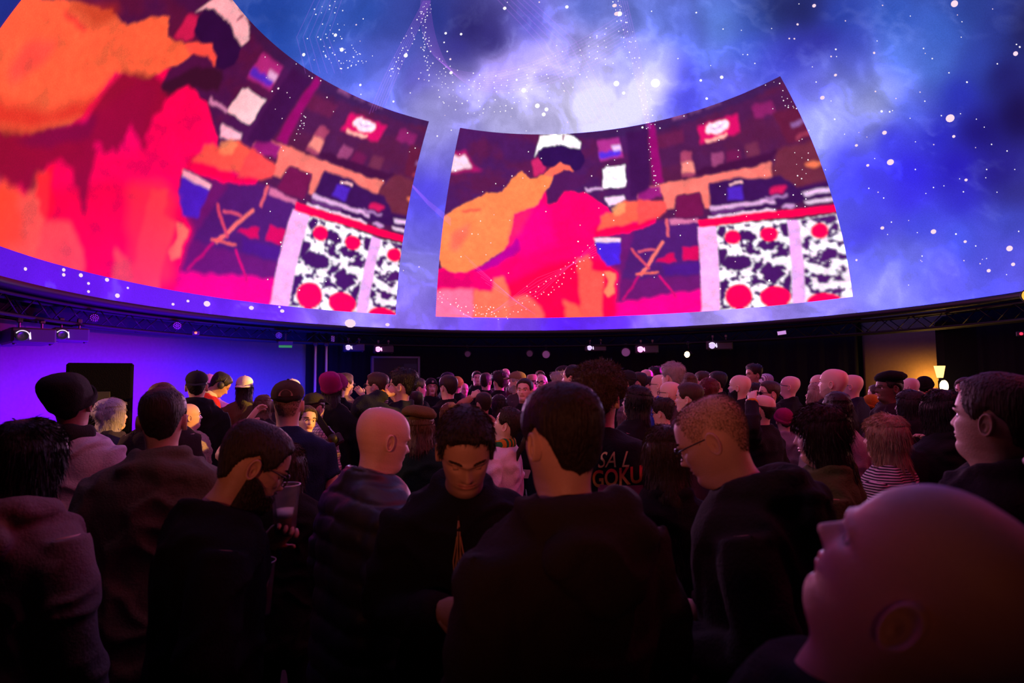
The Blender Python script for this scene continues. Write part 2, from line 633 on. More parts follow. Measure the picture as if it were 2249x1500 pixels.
stars = MB()
for (px, py, r_) in [(749, 107, 5), (890, 120, 5), (1354, 182, 7), (1440, 181, 11), (1194, 250, 5), (1150, 197, 6), (1245, 13, 4), (1108, 16, 4), (1361, 28, 6), (1180, 231, 6), (1200, 239, 5), (990, 158, 4), (1370, 203, 4), (735, 75, 4), (978, 71, 3), (1012, 73, 3), (1540, 175, 3), (1553, 215, 3), (1586, 168, 4), (665, 118, 4), (790, 185, 3)]:
    disc_on_dome(stars, px, py, r_ * .8, 0, 12)
for (px, py, r_) in [(1958, 355, 9), (1945, 290, 6), (2090, 258, 11), (2053, 508, 7), (2221, 545, 8), (1908, 362, 4), (1940, 500, 5), (2098, 298, 4), (2229, 580, 5), (2175, 594, 5), (2235, 115, 6), (1808, 213, 6), (1837, 163, 4), (1790, 10, 5), (2123, 530, 4), (2125, 394, 4), (2100, 5, 9), (1883, 318, 4), (1355, 28, 7), (1350, 10, 6)]:
    disc_on_dome(stars, px, py, r_ * .58, 1, 12, 1.25)
for (px, py, r_) in [(135, 592, 3), (173, 604, 3.5), (231, 614, 3.5), (135, 603, 3), (254, 649, 4), (190, 622, 2.5), (190, 640, 2.5), (452, 667, 5.5), (432, 683, 4.5), (410, 661, 2.5), (550, 676, 4), (618, 683, 3.5), (277, 632, 2), (50, 590, 3), (377, 668, 2.5), (612, 674, 2), (768, 710, 9), (850, 713, 3.5)]:
    disc_on_dome(stars, px, py, r_, 1, 10, 1.4)
for i in range(260):
    px, py = rng.uniform(560, 2249), rng.uniform(0, 640)
    disc_on_dome(stars, px, py, float(rng.choice([.9, 1.2, 1.6, 2.2], p=[.45, .33, .16, .06])), int(rng.random() < .3), 6)


def bez(p, n):
    p = np.array(p, float)
    t = np.linspace(0, 1, n)[:, None]
    if len(p) == 3:
        return (1 - t) ** 2 * p[0] + 2 * t * (1 - t) * p[1] + t ** 2 * p[2]
    return (1 - t) ** 3 * p[0] + 3 * t * (1 - t) ** 2 * p[1] + 3 * t ** 2 * (1 - t) * p[2] + t ** 3 * p[3]


# dotted trails
for base, off, k, nd in [([(930, 0), (920, 180), (1060, 230), (1330, 60)], (0, 14), 7, 42), ([(690, 20), (700, 110), (720, 150), (760, 150)], (14, -6), 5, 22),
                         ([(850, 160), (870, 100), (900, 60), (940, 0)], (9, 3), 3, 26), ([(1340, 0), (1370, 90), (1400, 200), (1425, 280)], (8, 0), 4, 26),
                         ([(960, 655), (1000, 690), (1050, 690), (1075, 695)], (3, -6), 4, 16), ([(1085, 690), (1180, 640), (1240, 590), (1300, 530)], (6, 6), 4, 26),
                         ([(1420, 260), (1425, 330), (1435, 380), (1440, 420)], (3, 6), 2, 12), ([(1700, 180), (1720, 220), (1740, 240), (1730, 230)], (14, 4), 2, 8),
                         ([(1745, 300), (1760, 380), (1745, 420), (1740, 440)], (12, 10), 3, 8), ([(660, 250), (665, 260), (660, 275), (640, 300)], (6, 4), 2, 9)]:
    for j in range(k):
        pts = bez(base, nd) + np.array(off) * j + rng.normal(0, 2.0, (nd, 2))
        for (px, py) in pts:
            if rng.random() < .6:
                disc_on_dome(stars, px, py, rng.uniform(.6, 1.4), 0, 6)
so = tag(link('star_specks', stars.mesh('star_specks', [STAR, STARP], False), dome), 'projected white and pink star dots', kind='stuff')

# translucent light lines that add to the picture
lm_ = bpy.data.materials.new('projected_light_line')
lm_.use_nodes = True
lm_.cycles.emission_sampling = 'NONE'
N, L = lm_.node_tree.nodes, lm_.node_tree.links
N.clear()
out_, ad_, em_, tr_ = N.new('ShaderNodeOutputMaterial'), N.new('ShaderNodeAddShader'), N.new('ShaderNodeEmission'), N.new('ShaderNodeBsdfTransparent')
em_.inputs[0].default_value = (.42, .10, .62, 1)
em_.inputs[1].default_value = .16
L.new(em_.outputs[0], ad_.inputs[0])
L.new(tr_.outputs[0], ad_.inputs[1])
L.new(ad_.outputs[0], out_.inputs[0])
lines = MB()


def dome_line(pts, wpx):
    P_, N_ = [], []
    for (px, py) in pts:
        a_, e_ = dome_hit(px, py)
        if e_ < E0 + .005:
            continue
        P_.append(sph(np.array(a_), np.array(e_), R - .02))
    if len(P_) < 2:
        return
    P_ = np.array(P_)
    T_ = np.gradient(P_, axis=0)
    Nn = np.array([0, 0, ZC]) - P_
    S_ = np.cross(T_, Nn)
    S_ /= np.linalg.norm(S_, axis=1)[:, None]
    wd = wpx * np.linalg.norm(P_ - CAM, axis=1)[:, None] / FPX
    n_ = len(P_)
    lines.add(np.concatenate([P_ - S_ * wd, P_ + S_ * wd]), [[i, i + 1, n_ + i + 1, n_ + i] for i in range(n_ - 1)])


for j in range(10):
    dome_line(bez([(925 + j * 2, -10), (900 + 6 * j, 190 + 3 * j), (1080, 230 + 5 * j), (1380, 20 + 9 * j)], 30), .8)
for j in range(6):
    dome_line(bez([(945 - j * 3, 0), (905 - 4 * j, 90), (880 - 6 * j, 140), (845 - 7 * j, 230 + 4 * j)], 14), 1.1)
    dome_line([(1090 + j * 14, -5), (1180 + j * 17, 90), (1290 + j * 14, 270)], .8)
    dome_line([(1352 + j * 5, 0), (1385 + j * 4, 120), (1420 + 2 * j, 282)], 1.0)
    dome_line([(690 + 12 * j, -5), (650 + 14 * j, 80), (670 + 16 * j, 160)], .7)
    dome_line([(1020 + 9 * j, 560 + 12 * j), (1130 + 9 * j, 660 + 6 * j), (1230, 740)], .7)
    dome_line([(1070 + j * 4, 690 - j * 2), (1180, 650 - 8 * j), (1310, 530 + 6 * j)], .6)
    dome_line([(905, 405 + j), (940, 440 + 2 * j), (990, 480 + 3 * j)], 1.0)
for j in range(9):
    dome_line(bez([(955, 640 + 5 * j), (990, 670 + 3 * j), (1010, 685), (1040, 700)], 10), .6)
tag(link('light_lines', lines.mesh('light_lines', [lm_], False), dome), 'faint violet projected light lines', kind='stuff')

# ------------------------------------------------------------------ dome: the two projected video pictures (plus the two behind the camera)
E1, E2 = .1254, .7882
A1, A2, B2 = -.3322, 1.1379, -.4818
AW = A2 - A1
VW, VH = 1000, 460
yy, xx = np.mgrid[0:VH, 0:VW]
IMG = np.zeros((VH, VW, 3))


def uv(px, py):
    a_, e_ = dome_hit(px, py)
    return (a_ - A1) / AW, (e_ - E1) / (E2 - E1)


def ZA(p):
    return [(940 + x / 3.41, 270 + y / 3.41) for x, y in p]


def ZB(p):
    return [(1400 + x / 2.728, 150 + y / 2.728) for x, y in p]


def raster(p):
    return np.array([(u * VW, (1 - v) * VH) for u, v in (uv(*q) for q in p)])


JX = (fbm(np.stack([xx / 14., yy / 14., xx * 0], -1), 3) - .5) * 16
JY = (fbm(np.stack([xx / 14., yy / 14., xx * 0 + 50], -1), 3) - .5) * 16


def poly_mask(p, wob=1.):
    P_ = raster(p)
    X, Y = xx + JX * wob, yy + JY * wob
    m = np.zeros((VH, VW), bool)
    for (x0, y0), (x1, y1) in zip(P_, np.roll(P_, -1, 0)):
        if y0 == y1:
            continue
        c = (Y >= min(y0, y1)) & (Y < max(y0, y1))
        m ^= c & (X < x0 + (Y - y0) * (x1 - x0) / (y1 - y0))
    return m


def blur(a, n):
    a = np.asarray(a, float)
    for ax in (0, 1):
        k = 2 * n + 1
        pad = [(0, 0)] * a.ndim
        pad[ax] = (n + 1, n)
        c = np.cumsum(np.pad(a, pad, mode='edge'), axis=ax)
        s0 = [slice(None)] * a.ndim
        s1 = [slice(None)] * a.ndim
        s0[ax], s1[ax] = slice(k, None), slice(None, -k)
        a = (c[tuple(s0)] - c[tuple(s1)]) / k
    return a


def paint(m, col, soft=1, op=1.):
    global IMG
    m = blur(m, soft)[..., None] * op if soft else np.asarray(m, float)[..., None] * op
    IMG = IMG * (1 - m) + lin(col) * m


def pa(p, col, soft=1, op=1., wob=.6):
    paint(poly_mask(ZA(p), wob), col, soft, op)


def pb(p, col, soft=1, op=1., wob=.6):
    paint(poly_mask(ZB(p), wob), col, soft, op)


def oval(zf, c, rx, ry, rot=0.):
    t = np.linspace(0, 2 * np.pi, 28, endpoint=False)
    x, y = rx * np.cos(t), ry * np.sin(t)
    return zf(list(zip(c[0] + x * math.cos(rot) - y * math.sin(rot), c[1] + x * math.sin(rot) + y * math.cos(rot))))


def stroke(zf, p, q, w_):
    d = np.array(q, float) - np.array(p, float)
    n = np.array([-d[1], d[0]]) / np.linalg.norm(d) * w_ / 2
    return zf([np.array(p) + n, np.array(q) + n, np.array(q) - n, np.array(p) - n])


IMG[:] = lin((78, 26, 96))
g_ = (fbm(np.stack([xx / 60., yy / 40., xx * 0 + 5], -1), 4))[..., None]
IMG = IMG * (1 - sstep(.4, .7, g_)) + lin((95, 26, 80)) * sstep(.4, .7, g_)
IMG = IMG * (1 - .5 * (xx > 560)[..., None]) + lin((88, 28, 66)) * .5 * (xx > 560)[..., None]
pb([(-400, 330), (0, 340), (860, 30), (880, 80), (0, 400), (-400, 420)], (62, 30, 90), 4, .8)
# dim furniture of the room in the video
for p, c in [([(110, 400), (270, 360), (280, 440), (120, 480)], (110, 30, 80)), ([(680, 220), (800, 190), (830, 260), (700, 300)], (150, 34, 110)),
             ([(530, 500), (620, 480), (620, 560), (540, 580)], (120, 24, 84)), ([(640, 460), (720, 440), (730, 520), (650, 540)], (120, 46, 80)),
             ([(830, 480), (1060, 430), (1115, 580), (1130, 660), (950, 720), (800, 640)], (118, 44, 66)), ([(60, 330), (100, 330), (150, 690), (90, 690)], (165, 8, 120)),
             ([(810, 260), (960, 230), (1040, 400), (900, 450)], (104, 26, 62)), ([(210, 290), (290, 270), (290, 290), (215, 308)], (150, 80, 140)),
             ([(300, 250), (500, 190), (500, 205), (310, 270)], (120, 70, 130)), ([(920, 330), (1000, 305), (1000, 325), (930, 345)], (170, 120, 200)),
             ([(940, 410), (1030, 370), (1035, 385), (950, 430)], (190, 70, 100))]:
    pb(p, c, 4, .9)
pb([(360, 345), (600, 268), (612, 385), (480, 420), (380, 455)], (235, 14, 110), 4)
paint(poly_mask(oval(ZB, (480, 352), 78, 34, -.32), .8), (255, 235, 250), 2)
paint(poly_mask(oval(ZB, (480, 352), 40, 6, -.32), 1), (190, 130, 210), 1, .7)
pb([(400, 425), (540, 385), (545, 400), (410, 445)], (255, 190, 180), 2)
pb([(255, 500), (320, 490), (345, 640), (265, 655)], (180, 70, 110), 3)
pb([(260, 565), (325, 550), (340, 620), (268, 632)], (255, 150, 140), 3)
pb([(440, 510), (510, 500), (520, 585), (450, 600)], (165, 70, 125), 3)
pb([(345, 600), (800, 500), (850, 470), (800, 555), (350, 645)], (70, 16, 66), 3)
pb([(0, 720), (150, 690), (430, 640), (800, 560), (805, 650), (600, 680), (430, 690), (455, 830), (400, 835), (370, 740), (230, 760), (220, 840), (160, 850), (150, 740), (0, 780)], (250, 128, 118), 2)
pb([(0, 715), (130, 700), (150, 760), (30, 800), (0, 800)], (160, 30, 130), 3)
pb([(225, 765), (370, 745), (395, 880), (230, 900)], (120, 20, 80), 3)
pb([(425, 690), (600, 652), (700, 660), (860, 640), (960, 720), (1150, 670), (1165, 760), (820, 830), (440, 880)], (62, 18, 88), 3)
pb([(536, 712), (622, 700), (632, 780), (540, 790)], (86, 40, 205), 3)
pb([(550, 690), (625, 672), (625, 684), (552, 702)], (255, 190, 200), 1)
paint(poly_mask(oval(ZB, (840, 726), 55, 20, -.25), .8), (225, 24, 96), 3)
paint(poly_mask(oval(ZB, (1052, 572), 46, 20, -.2), .8), (255, 130, 90), 3)
pb([(430, 825), (820, 782), (830, 800), (640, 828), (440, 850)], (238, 180, 235), 2)
pb([(420, 882), (830, 832), (832, 850), (420, 897)], (252, 215, 248), 1)
pb([(440, 855), (640, 830), (640, 850), (450, 872)], (110, 50, 130), 1)
paint(poly_mask(oval(ZB, (900, 824), 36, 14, -.2), 1), (225, 165, 230), 2)
pb([(990, 742), (1160, 705), (1166, 735), (1000, 768)], (240, 200, 240), 2)
pb([(1000, 798), (1170, 765), (1176, 790), (1008, 815)], (250, 215, 248), 2)
pb([(760, 770), (900, 750), (900, 765), (770, 785)], (210, 150, 220), 2, .7)
# floor, table and chair
pb([(-340, 900), (370, 900), (385, 1460), (-340, 1500)], (112, 24, 116), 3)
pb([(-10, 950), (190, 900), (360, 920), (372, 1240), (-100, 1260)], (84, 28, 118), 4)
pb([(190, 905), (365, 900), (365, 922), (195, 935)], (225, 120, 170), 2)
pb([(120, 1145), (220, 1100), (232, 1162), (110, 1160)], (222, 8, 92), 2)
pb([(265, 1070), (365, 1065), (370, 1152), (272, 1150)], (228, 8, 96), 2)
pb([(150, 1180), (372, 1160), (375, 1230), (160, 1240)], (80, 24, 140), 4)
pb([(-320, 1500), (-200, 1420), (60, 1370), (385, 1320), (390, 1470), (-200, 1510)], (255, 0, 150), 4)
for p_, q_, w_, c_ in [((152, 1035), (20, 1238), 18, (255, 128, 120)), ((-10, 1230), (128, 1218), 14, (255, 110, 100)), ((-40, 1080), (70, 1200), 14, (235, 80, 110)), ((0, 1098), (110, 1085), 12, (235, 90, 120)),
                       ((175, 900), (185, 1010), 16, (240, 100, 120)), ((130, 1240), (235, 1370), 12, (235, 10, 120)), ((10, 1240), (-90, 1390), 12, (215, 10, 120))]:
    paint(poly_mask(stroke(ZB, p_, q_, w_), .4), c_, 1)
# cabinet with cow-spotted panels
pb([(465, 940), (900, 900), (930, 1412), (490, 1452)], (255, 248, 255), 1)
pb([(960, 905), (1212, 868), (1302, 1372), (1003, 1406)], (255, 246, 255), 1)
sp = fbm(np.stack([xx / 16., yy / 13., xx * 0 + 80], -1), 4, .6)
pan1 = poly_mask(ZB([(470, 945), (896, 908), (926, 1410), (493, 1448)]), 0)
pan2 = poly_mask(ZB([(965, 910), (1210, 870), (1300, 1370), (1005, 1404)]), 0)
paint((pan1 | pan2) & (sp > .56), (74, 22, 104), 1)
for c_, rx, ry in [((668, 1002), 48, 36), ((600, 1158), 82, 55), ((800, 1230), 66, 62), ((785, 1058), 52, 36), ((500, 965), 32, 50), ((505, 1130), 24, 60), ((515, 1310), 30, 60), ((885, 960), 25, 45), ((905, 1300), 22, 90), ((720, 1180), 26, 36)]:
    paint(poly_mask(oval(ZB, c_, rx, ry), 1.6) & pan1, (74, 22, 104), 1)
for c_, rx, ry in [((1145, 1118), 66, 46), ((1010, 1040), 22, 30), ((1120, 1255), 120, 14), ((1100, 900), 90, 16), ((1210, 1335), 34, 22), ((1060, 1325), 36, 26), ((1180, 955), 20, 40)]:
    paint(poly_mask(oval(ZB, c_, rx, ry), 1.6) & pan2, (80, 24, 110), 1)
for c_, rx, ry in [((570, 1010), 48, 43), ((790, 992), 54, 44), ((1093, 972), 52, 46), ((607, 1366), 80, 76), ((828, 1368), 94, 66), ((1120, 1390), 104, 46)]:
    paint(poly_mask(oval(ZB, c_, rx, ry), .2), (255, 0, 92), 1)
pb([(895, 905), (962, 905), (1006, 1405), (930, 1416)], (244, 180, 246), 1, 1, .2)
pb([(358, 948), (468, 942), (494, 1450), (384, 1462)], (250, 186, 246), 1, 1, .2)
pb([(358, 908), (700, 862), (1192, 812), (1199, 856), (700, 910), (372, 952)], (255, 0, 84), 1, 1, .2)
# man in the video: white cap, dark glasses, orange and red jacket
pa([(170, 215), (280, 210), (345, 330), (420, 350), (165, 372)], (190, 20, 110), 5)
pa([(178, 245), (280, 240), (330, 335), (168, 355)], (255, 225, 245), 3)
pa([(1268, 128), (1430, 108), (1465, 255), (1282, 280)], (185, 50, 150), 3)
pa([(1275, 215), (1440, 200), (1450, 240), (1285, 262)], (92, 50, 235), 3)
pa([(1370, 170), (1440, 165), (1450, 205), (1390, 210)], (235, 200, 250), 3)
pa([(1300, 338), (1472, 312), (1482, 470), (1310, 492)], (255, 248, 255), 1)
pa([(1170, 490), (1310, 482), (1310, 500), (1180, 512)], (235, 180, 235), 2)
pa([(1320, 562), (1470, 542), (1478, 580), (1352, 622)], (255, 225, 250), 2)
pa([(1484, 60), (1640, 40), (1662, 480), (1512, 565)], (66, 18, 84), 4)
RED1, RED2, ORA = (255, 0, 112), (255, 0, 78), (255, 142, 84)
pa([(60, 1090), (500, 1050), (560, 940), (640, 680), (830, 560), (890, 510), (1030, 505), (1180, 520), (1330, 620), (1400, 700), (1705, 690), (1705, 745), (1500, 830), (1250, 850), (1240, 900), (1290, 1010), (1420, 1110), (1395, 1475), (40, 1475)], RED1, 1)
pa([(60, 1240), (500, 1250), (900, 1050), (1240, 1000), (1420, 1110), (1395, 1475), (40, 1475)], RED2, 10)
pa([(640, 700), (830, 600), (900, 620), (960, 900), (700, 1000), (600, 950)], (255, 0, 140), 12, .8)
pa([(1250, 780), (1400, 700), (1540, 760), (1705, 690), (1705, 730), (1500, 815), (1260, 850)], (250, 0, 84), 3)
pa([(600, 930), (670, 860), (690, 960), (520, 1060), (380, 1105), (330, 1110)], (196, 0, 158), 5)
pa([(60, 1095), (330, 1120), (500, 1150), (480, 1250), (60, 1240)], (240, 0, 112), 5)
pa([(52, 1255), (330, 1238), (345, 1300), (345, 1475), (45, 1475)], (250, 120, 165), 5)
pa([(340, 1250), (480, 1260), (495, 1165), (560, 1140), (605, 1260), (640, 1475), (345, 1475)], (255, 122, 96), 4)
pa([(600, 1320), (740, 1290), (830, 1370), (880, 1475), (600, 1475)], (255, 104, 96), 5)
pa([(1120, 1010), (1205, 990), (1230, 1105), (1315, 1110), (1300, 1475), (1150, 1475), (1128, 1200)], (255, 92, 84), 4)
pa([(1010, 1320), (1140, 1370), (1165, 1475), (1040, 1475)], (255, 104, 84), 5)
pa([(1315, 1105), (1400, 1120), (1390, 1270), (1345, 1300), (1320, 1270), (1350, 1190)], (255, 142, 104), 2)
pa([(780, 270), (850, 270), (885, 345), (860, 380), (790, 395)], (222, 40, 112), 3)
pa([(105, 705), (240, 612), (430, 525), (550, 512), (630, 420), (668, 368), (705, 352), (722, 380), (760, 424), (870, 384), (940, 402), (905, 470), (820, 605), (650, 682), (632, 790), (575, 940), (430, 1042), (290, 1112), (200, 1120), (100, 1080), (76, 1010), (95, 850)], ORA, 1)
pa([(240, 650), (400, 640), (390, 660), (250, 668)], (240, 60, 70), 3, .8)
pa([(180, 820), (310, 740), (300, 840), (220, 960), (160, 940)], (255, 108, 92), 8, .8)
pa([(640, 690), (780, 630), (700, 800), (590, 930)], (255, 40, 100), 8, .6)
pa([(865, 386), (930, 330), (990, 292), (1060, 322), (1098, 358), (1080, 366), (1020, 352), (960, 380), (930, 404)], (255, 116, 92), 1)
pa([(820, 205), (870, 180), (1000, 164), (1142, 188), (1176, 280), (1136, 342), (1092, 358), (1060, 322), (990, 292), (930, 326), (860, 318), (830, 270)], (48, 14, 84), 1)
pa([(950, 392), (1020, 360), (1090, 372), (1185, 400), (1150, 470), (1030, 512), (960, 592), (890, 606), (886, 520), (932, 450)], (84, 24, 92), 2)
pa([(832, 100), (900, 86), (1010, 78), (1085, 92), (1150, 150), (1142, 192), (1000, 164), (870, 180), (822, 206), (800, 255), (798, 235), (816, 176)], (255, 252, 255), 1)
pa([(1003, 92), (1020, 90), (1020, 122), (1005, 122)], (150, 60, 110), 1, .8)
pa([(1240, 866), (1340, 854), (1442, 866), (1432, 896), (1250, 902)], (255, 220, 240), 1)
pa([(1252, 898), (1440, 890), (1432, 1050), (1335, 1062), (1292, 1015)], (78, 36, 232), 2)
pa([(1290, 700), (1420, 640), (1470, 585), (1600, 590), (1645, 680), (1500, 758), (1405, 770), (1270, 802), (1300, 740)], (255, 104, 82), 3)
pa([(1370, 640), (1430, 590), (1480, 600), (1470, 660), (1400, 700)], (255, 170, 110), 3, .8)
pb([(0, 790), (60, 785), (165, 800), (172, 862), (100, 900), (0, 930)], (255, 84, 84), 3)
IMG = blur(IMG, 2)
# unevenness of the compressed video
IMG = IMG * (.84 + .32 * fbm(np.stack([xx / 26., yy / 22., xx * 0 + 11], -1), 4))[..., None]
cn = fbm(np.stack([xx / 9., yy / 7., xx * 0 + 3], -1), 3)
IMG = IMG * (1 + (cn - .5)[..., None] * np.array([.05, .26, .18]))
IMG1 = IMG.copy()
# in the other picture the frame is a moment later: dark smears run down under the raised arm
uv0 = uv


def uv(px, py):
    a_, e_ = dome_hit(px, py)
    return (a_ - (B2 - AW)) / AW - .026, (e_ - E1) / (E2 - E1)


def ZL(p):
    return [(x / 2.083, y / 2.083) for x, y in p]


for p_, c_, s_, o_ in [([(-80, 590), (200, 592), (400, 540), (560, 330), (700, 335), (770, 420), (740, 500), (690, 540), (650, 680), (600, 560), (560, 650), (520, 700), (440, 640), (400, 900), (380, 985), (330, 780), (270, 730), (225, 730), (140, 870), (60, 850), (-80, 800)], (120, 14, 48), 5, .8),
                       ([(740, 370), (900, 300), (1015, 310), (1000, 430), (930, 400), (860, 395), (760, 440)], (58, 22, 50), 4, .9),
                       ([(300, 0), (520, 0), (560, 60), (420, 110)], (190, 60, 18), 8, .6), ([(-80, 420), (250, 500), (480, 420), (540, 320), (430, 500), (200, 580), (-80, 585)], (235, 30, 30), 9, .7),
                       ([(580, 860), (700, 820), (800, 900), (780, 1290), (600, 1290)], (255, 70, 60), 12, .6), ([(-80, 830), (80, 860), (110, 1120), (-80, 1120)], (255, 96, 30), 8, .7),
                       ([(170, 800), (240, 740), (250, 950), (220, 1010), (150, 900)], (255, 20, 40), 4, .8)]:
    paint(poly_mask(ZL(p_), 1.2), c_, s_, o_)
IMG2, IMG = IMG, IMG1


def sample(u, v, IMG=IMG):
    x = np.clip(u * VW - .5, 0, VW - 1.001)
    y = np.clip((1 - v) * VH - .5, 0, VH - 1.001)
    i, j = x.astype(int), y.astype(int)
    fx, fy = (x - i)[:, None], (y - j)[:, None]
    return (IMG[j, i] * (1 - fx) + IMG[j, i + 1] * fx) * (1 - fy) + (IMG[j + 1, i] * (1 - fx) + IMG[j + 1, i + 1] * fx) * fy


VMAT = picture_mat('projected_video', .12)


def video(a0, a1, nu, nv, du, label, warm=False):
    V, Q = dome_grid(np.linspace(a0, a1, nu), np.linspace(E1, E2, nv), R - .012)
    U, W_ = np.meshgrid(np.linspace(0, 1, nu), np.linspace(0, 1, nv))
    me = make_mesh('video_picture', V, Q[:, ::-1], mats=[VMAT])
    rgb = sample(np.clip(U.ravel() - du, 0, 1), W_.ravel(), IMG2 if warm else IMG1)
    if warm:                                        # tinted warmer on its left half, fading to the right
        k = sstep(.75, .35, U.ravel())[:, None]
        rgb = rgb * (1 - k) + rgb * np.array([.92, .42, .45]) * k
    set_picture(me, rgb)
    return tag(link('video_picture', me, dome), label)


video(A1, A2, 390, 178, 0, 'projected video of a man in white cap and orange red jacket beside spotted cabinet')
video(B2 - AW, B2, 390, 178, .026, 'same projected video, cut by the picture frame, man in orange jacket enlarged', True)
video(2.3, 2.3 + AW * .93, 80, 40, 0, 'projected video picture behind the camera')

# ------------------------------------------------------------------ ring truss with lamps and projectors
TR, TD = RRIM + .10, .28                          # inner radius, depth
ZT, ZB_ = ZRIM - .15, ZRIM - .41                  # top and bottom chords
truss = link('lighting_truss', None)
truss.empty_display_size = .1
tag(truss, 'black ring truss carrying lamps and projectors under the dome edge', 'truss')
a = np.linspace(-2.2, 2.2, 200)
TRUSSM = pmat('truss_tube', (.006, .006, .007), .6, .0, spec=.2)
for r_ in (TR, TR + TD):
    for z_ in (ZT, ZB_):
        mb = MB().tube(np.stack([r_ * np.sin(a), r_ * np.cos(a), np.full(200, z_)], -1), .025, n=8, up=(0, 0, 1))
        link('chord', mb.mesh('chord', [TRUSSM]), truss)
brace = None
step = .30 / TR
k = 0
for r_ in (TR, TR + TD):
    aa = np.arange(-2.15, 2.1, step)
    for i, a0 in enumerate(aa):
        a1 = a0 + step
        p0 = np.array([r_ * math.sin(a0), r_ * math.cos(a0), ZT if i % 2 else ZB_])
        p1 = np.array([r_ * math.sin(a1), r_ * math.cos(a1), ZB_ if i % 2 else ZT])
        L_ = np.linalg.norm(p1 - p0)
        if brace is None:
            brace = MB().tube([(0, 0, -.5), (0, 0, .5)], .009, n=6).mesh('brace', [TRUSSM])
            L0 = L_
        o = link('brace', brace, truss, (p0 + p1) / 2)
        o.rotation_euler = Vector(p1 - p0).to_track_quat('Z', 'Y').to_euler()
        o.scale = (1, 1, L_)
for i in range(24):                                # cross tubes between the two faces
    a0 = -1.95 + i * .165
    p0 = np.array([TR * math.sin(a0), TR * math.cos(a0), ZB_])
    p1 = np.array([(TR + TD) * math.sin(a0), (TR + TD) * math.cos(a0), ZB_])
    o = link('brace', brace, truss, (p0 + p1) / 2)
    o.rotation_euler = Vector(p1 - p0).to_track_quat('Z', 'Y').to_euler()
    o.scale = (1, 1, TD)

# two slim support poles beside the stage
POLE = pmat('bare_steel_tube', (.35, .34, .37), .35, .7)
for px, lab in ((693, 'steel support pole at the edge of the blue stage backdrop'), (717, 'steel support pole just right of the stage edge pole')):
    p = ring_pt(px, TR - .05, 0)
    mb = MB().tube([(0, 0, 0), (0, 0, ZB_ - .02)], .03, n=12)
    po = link('support_pole', None, None, p)
    tag(po, lab, 'pole', 'support poles by the stage')
    link('tube', mb.mesh('tube', [POLE]), po)
    link('base_plate', MB().lathe([(.0, .0), (.11, .0), (.11, .012), (.04, .016), (.03, .06), (.0, .06)], 20).mesh('base_plate', [BLACKMETAL]), po)
    link('clamp', MB().bevbox((0, 0, ZB_ - .03), (.09, .09, .07), .012).mesh('clamp', [BLACKMETAL], False), po)

# doorway in the drapes with a pale frame
q0, q1 = ring_pt(815, RW - .06, 0), ring_pt(921, RW - .06, 0)
dm = frame_from(np.array([*(q1 - q0)[:2], 0]))
dc = (q0 + q1) / 2
wd = np.linalg.norm(q1 - q0)
ztop = at(868, 783, np.linalg.norm((dc - CAM)[:2] @ FWD[:2] / np.linalg.norm(FWD[:2])))[2]
FRAME = pmat('pale_door_frame', (.16, .16, .18), .6)
DOORM = pmat('dark_door_leaf', (.02, .022, .026), .6)
GLASSY = pmat('dull_door_glass', (.03, .04, .045), .3, spec=.5)
door = link('door_1', MB().bevbox((0, 0, ztop / 2), (.05, wd - .1, ztop - .04), .01, rot=None).mesh('door_1', [DOORM], False), None, dc)
ang = math.atan2((q1 - q0)[1], (q1 - q0)[0]) - math.pi / 2
door.rotation_euler = (0, 0, ang)
tag(door, 'dark doorway with a thin pale frame in the drapes', 'door', kind='structure')
for (y, z, dy, dz) in ((0, ztop - .02, wd, .05), (wd / 2 - .03, ztop / 2, .06, ztop), (-wd / 2 + .03, ztop / 2, .06, ztop)):
    link('door_frame', MB().bevbox((.0, y, z), (.12, dy, dz), .006).mesh('door_frame', [FRAME], False), door)
link('pane', MB().box((.03, wd * .3, ztop * .62), (.02, wd * .28, ztop * .6)).mesh('pane', [GLASSY], False), door)


def rz_to(p, target):
    d = np.array(target)[:2] - np.array(p)[:2]
    return math.atan2(-d[0], d[1])


LENSCOL = {'violet': ((.75, .55, 1), 3.), 'pink': ((1, .25, .75), 7.), 'off': ((.8, .6, 1), 1.6)}
PCASE = pmat('projector_case', (.035, .032, .038), .5, spec=.4, scale=150)


PROJ = []


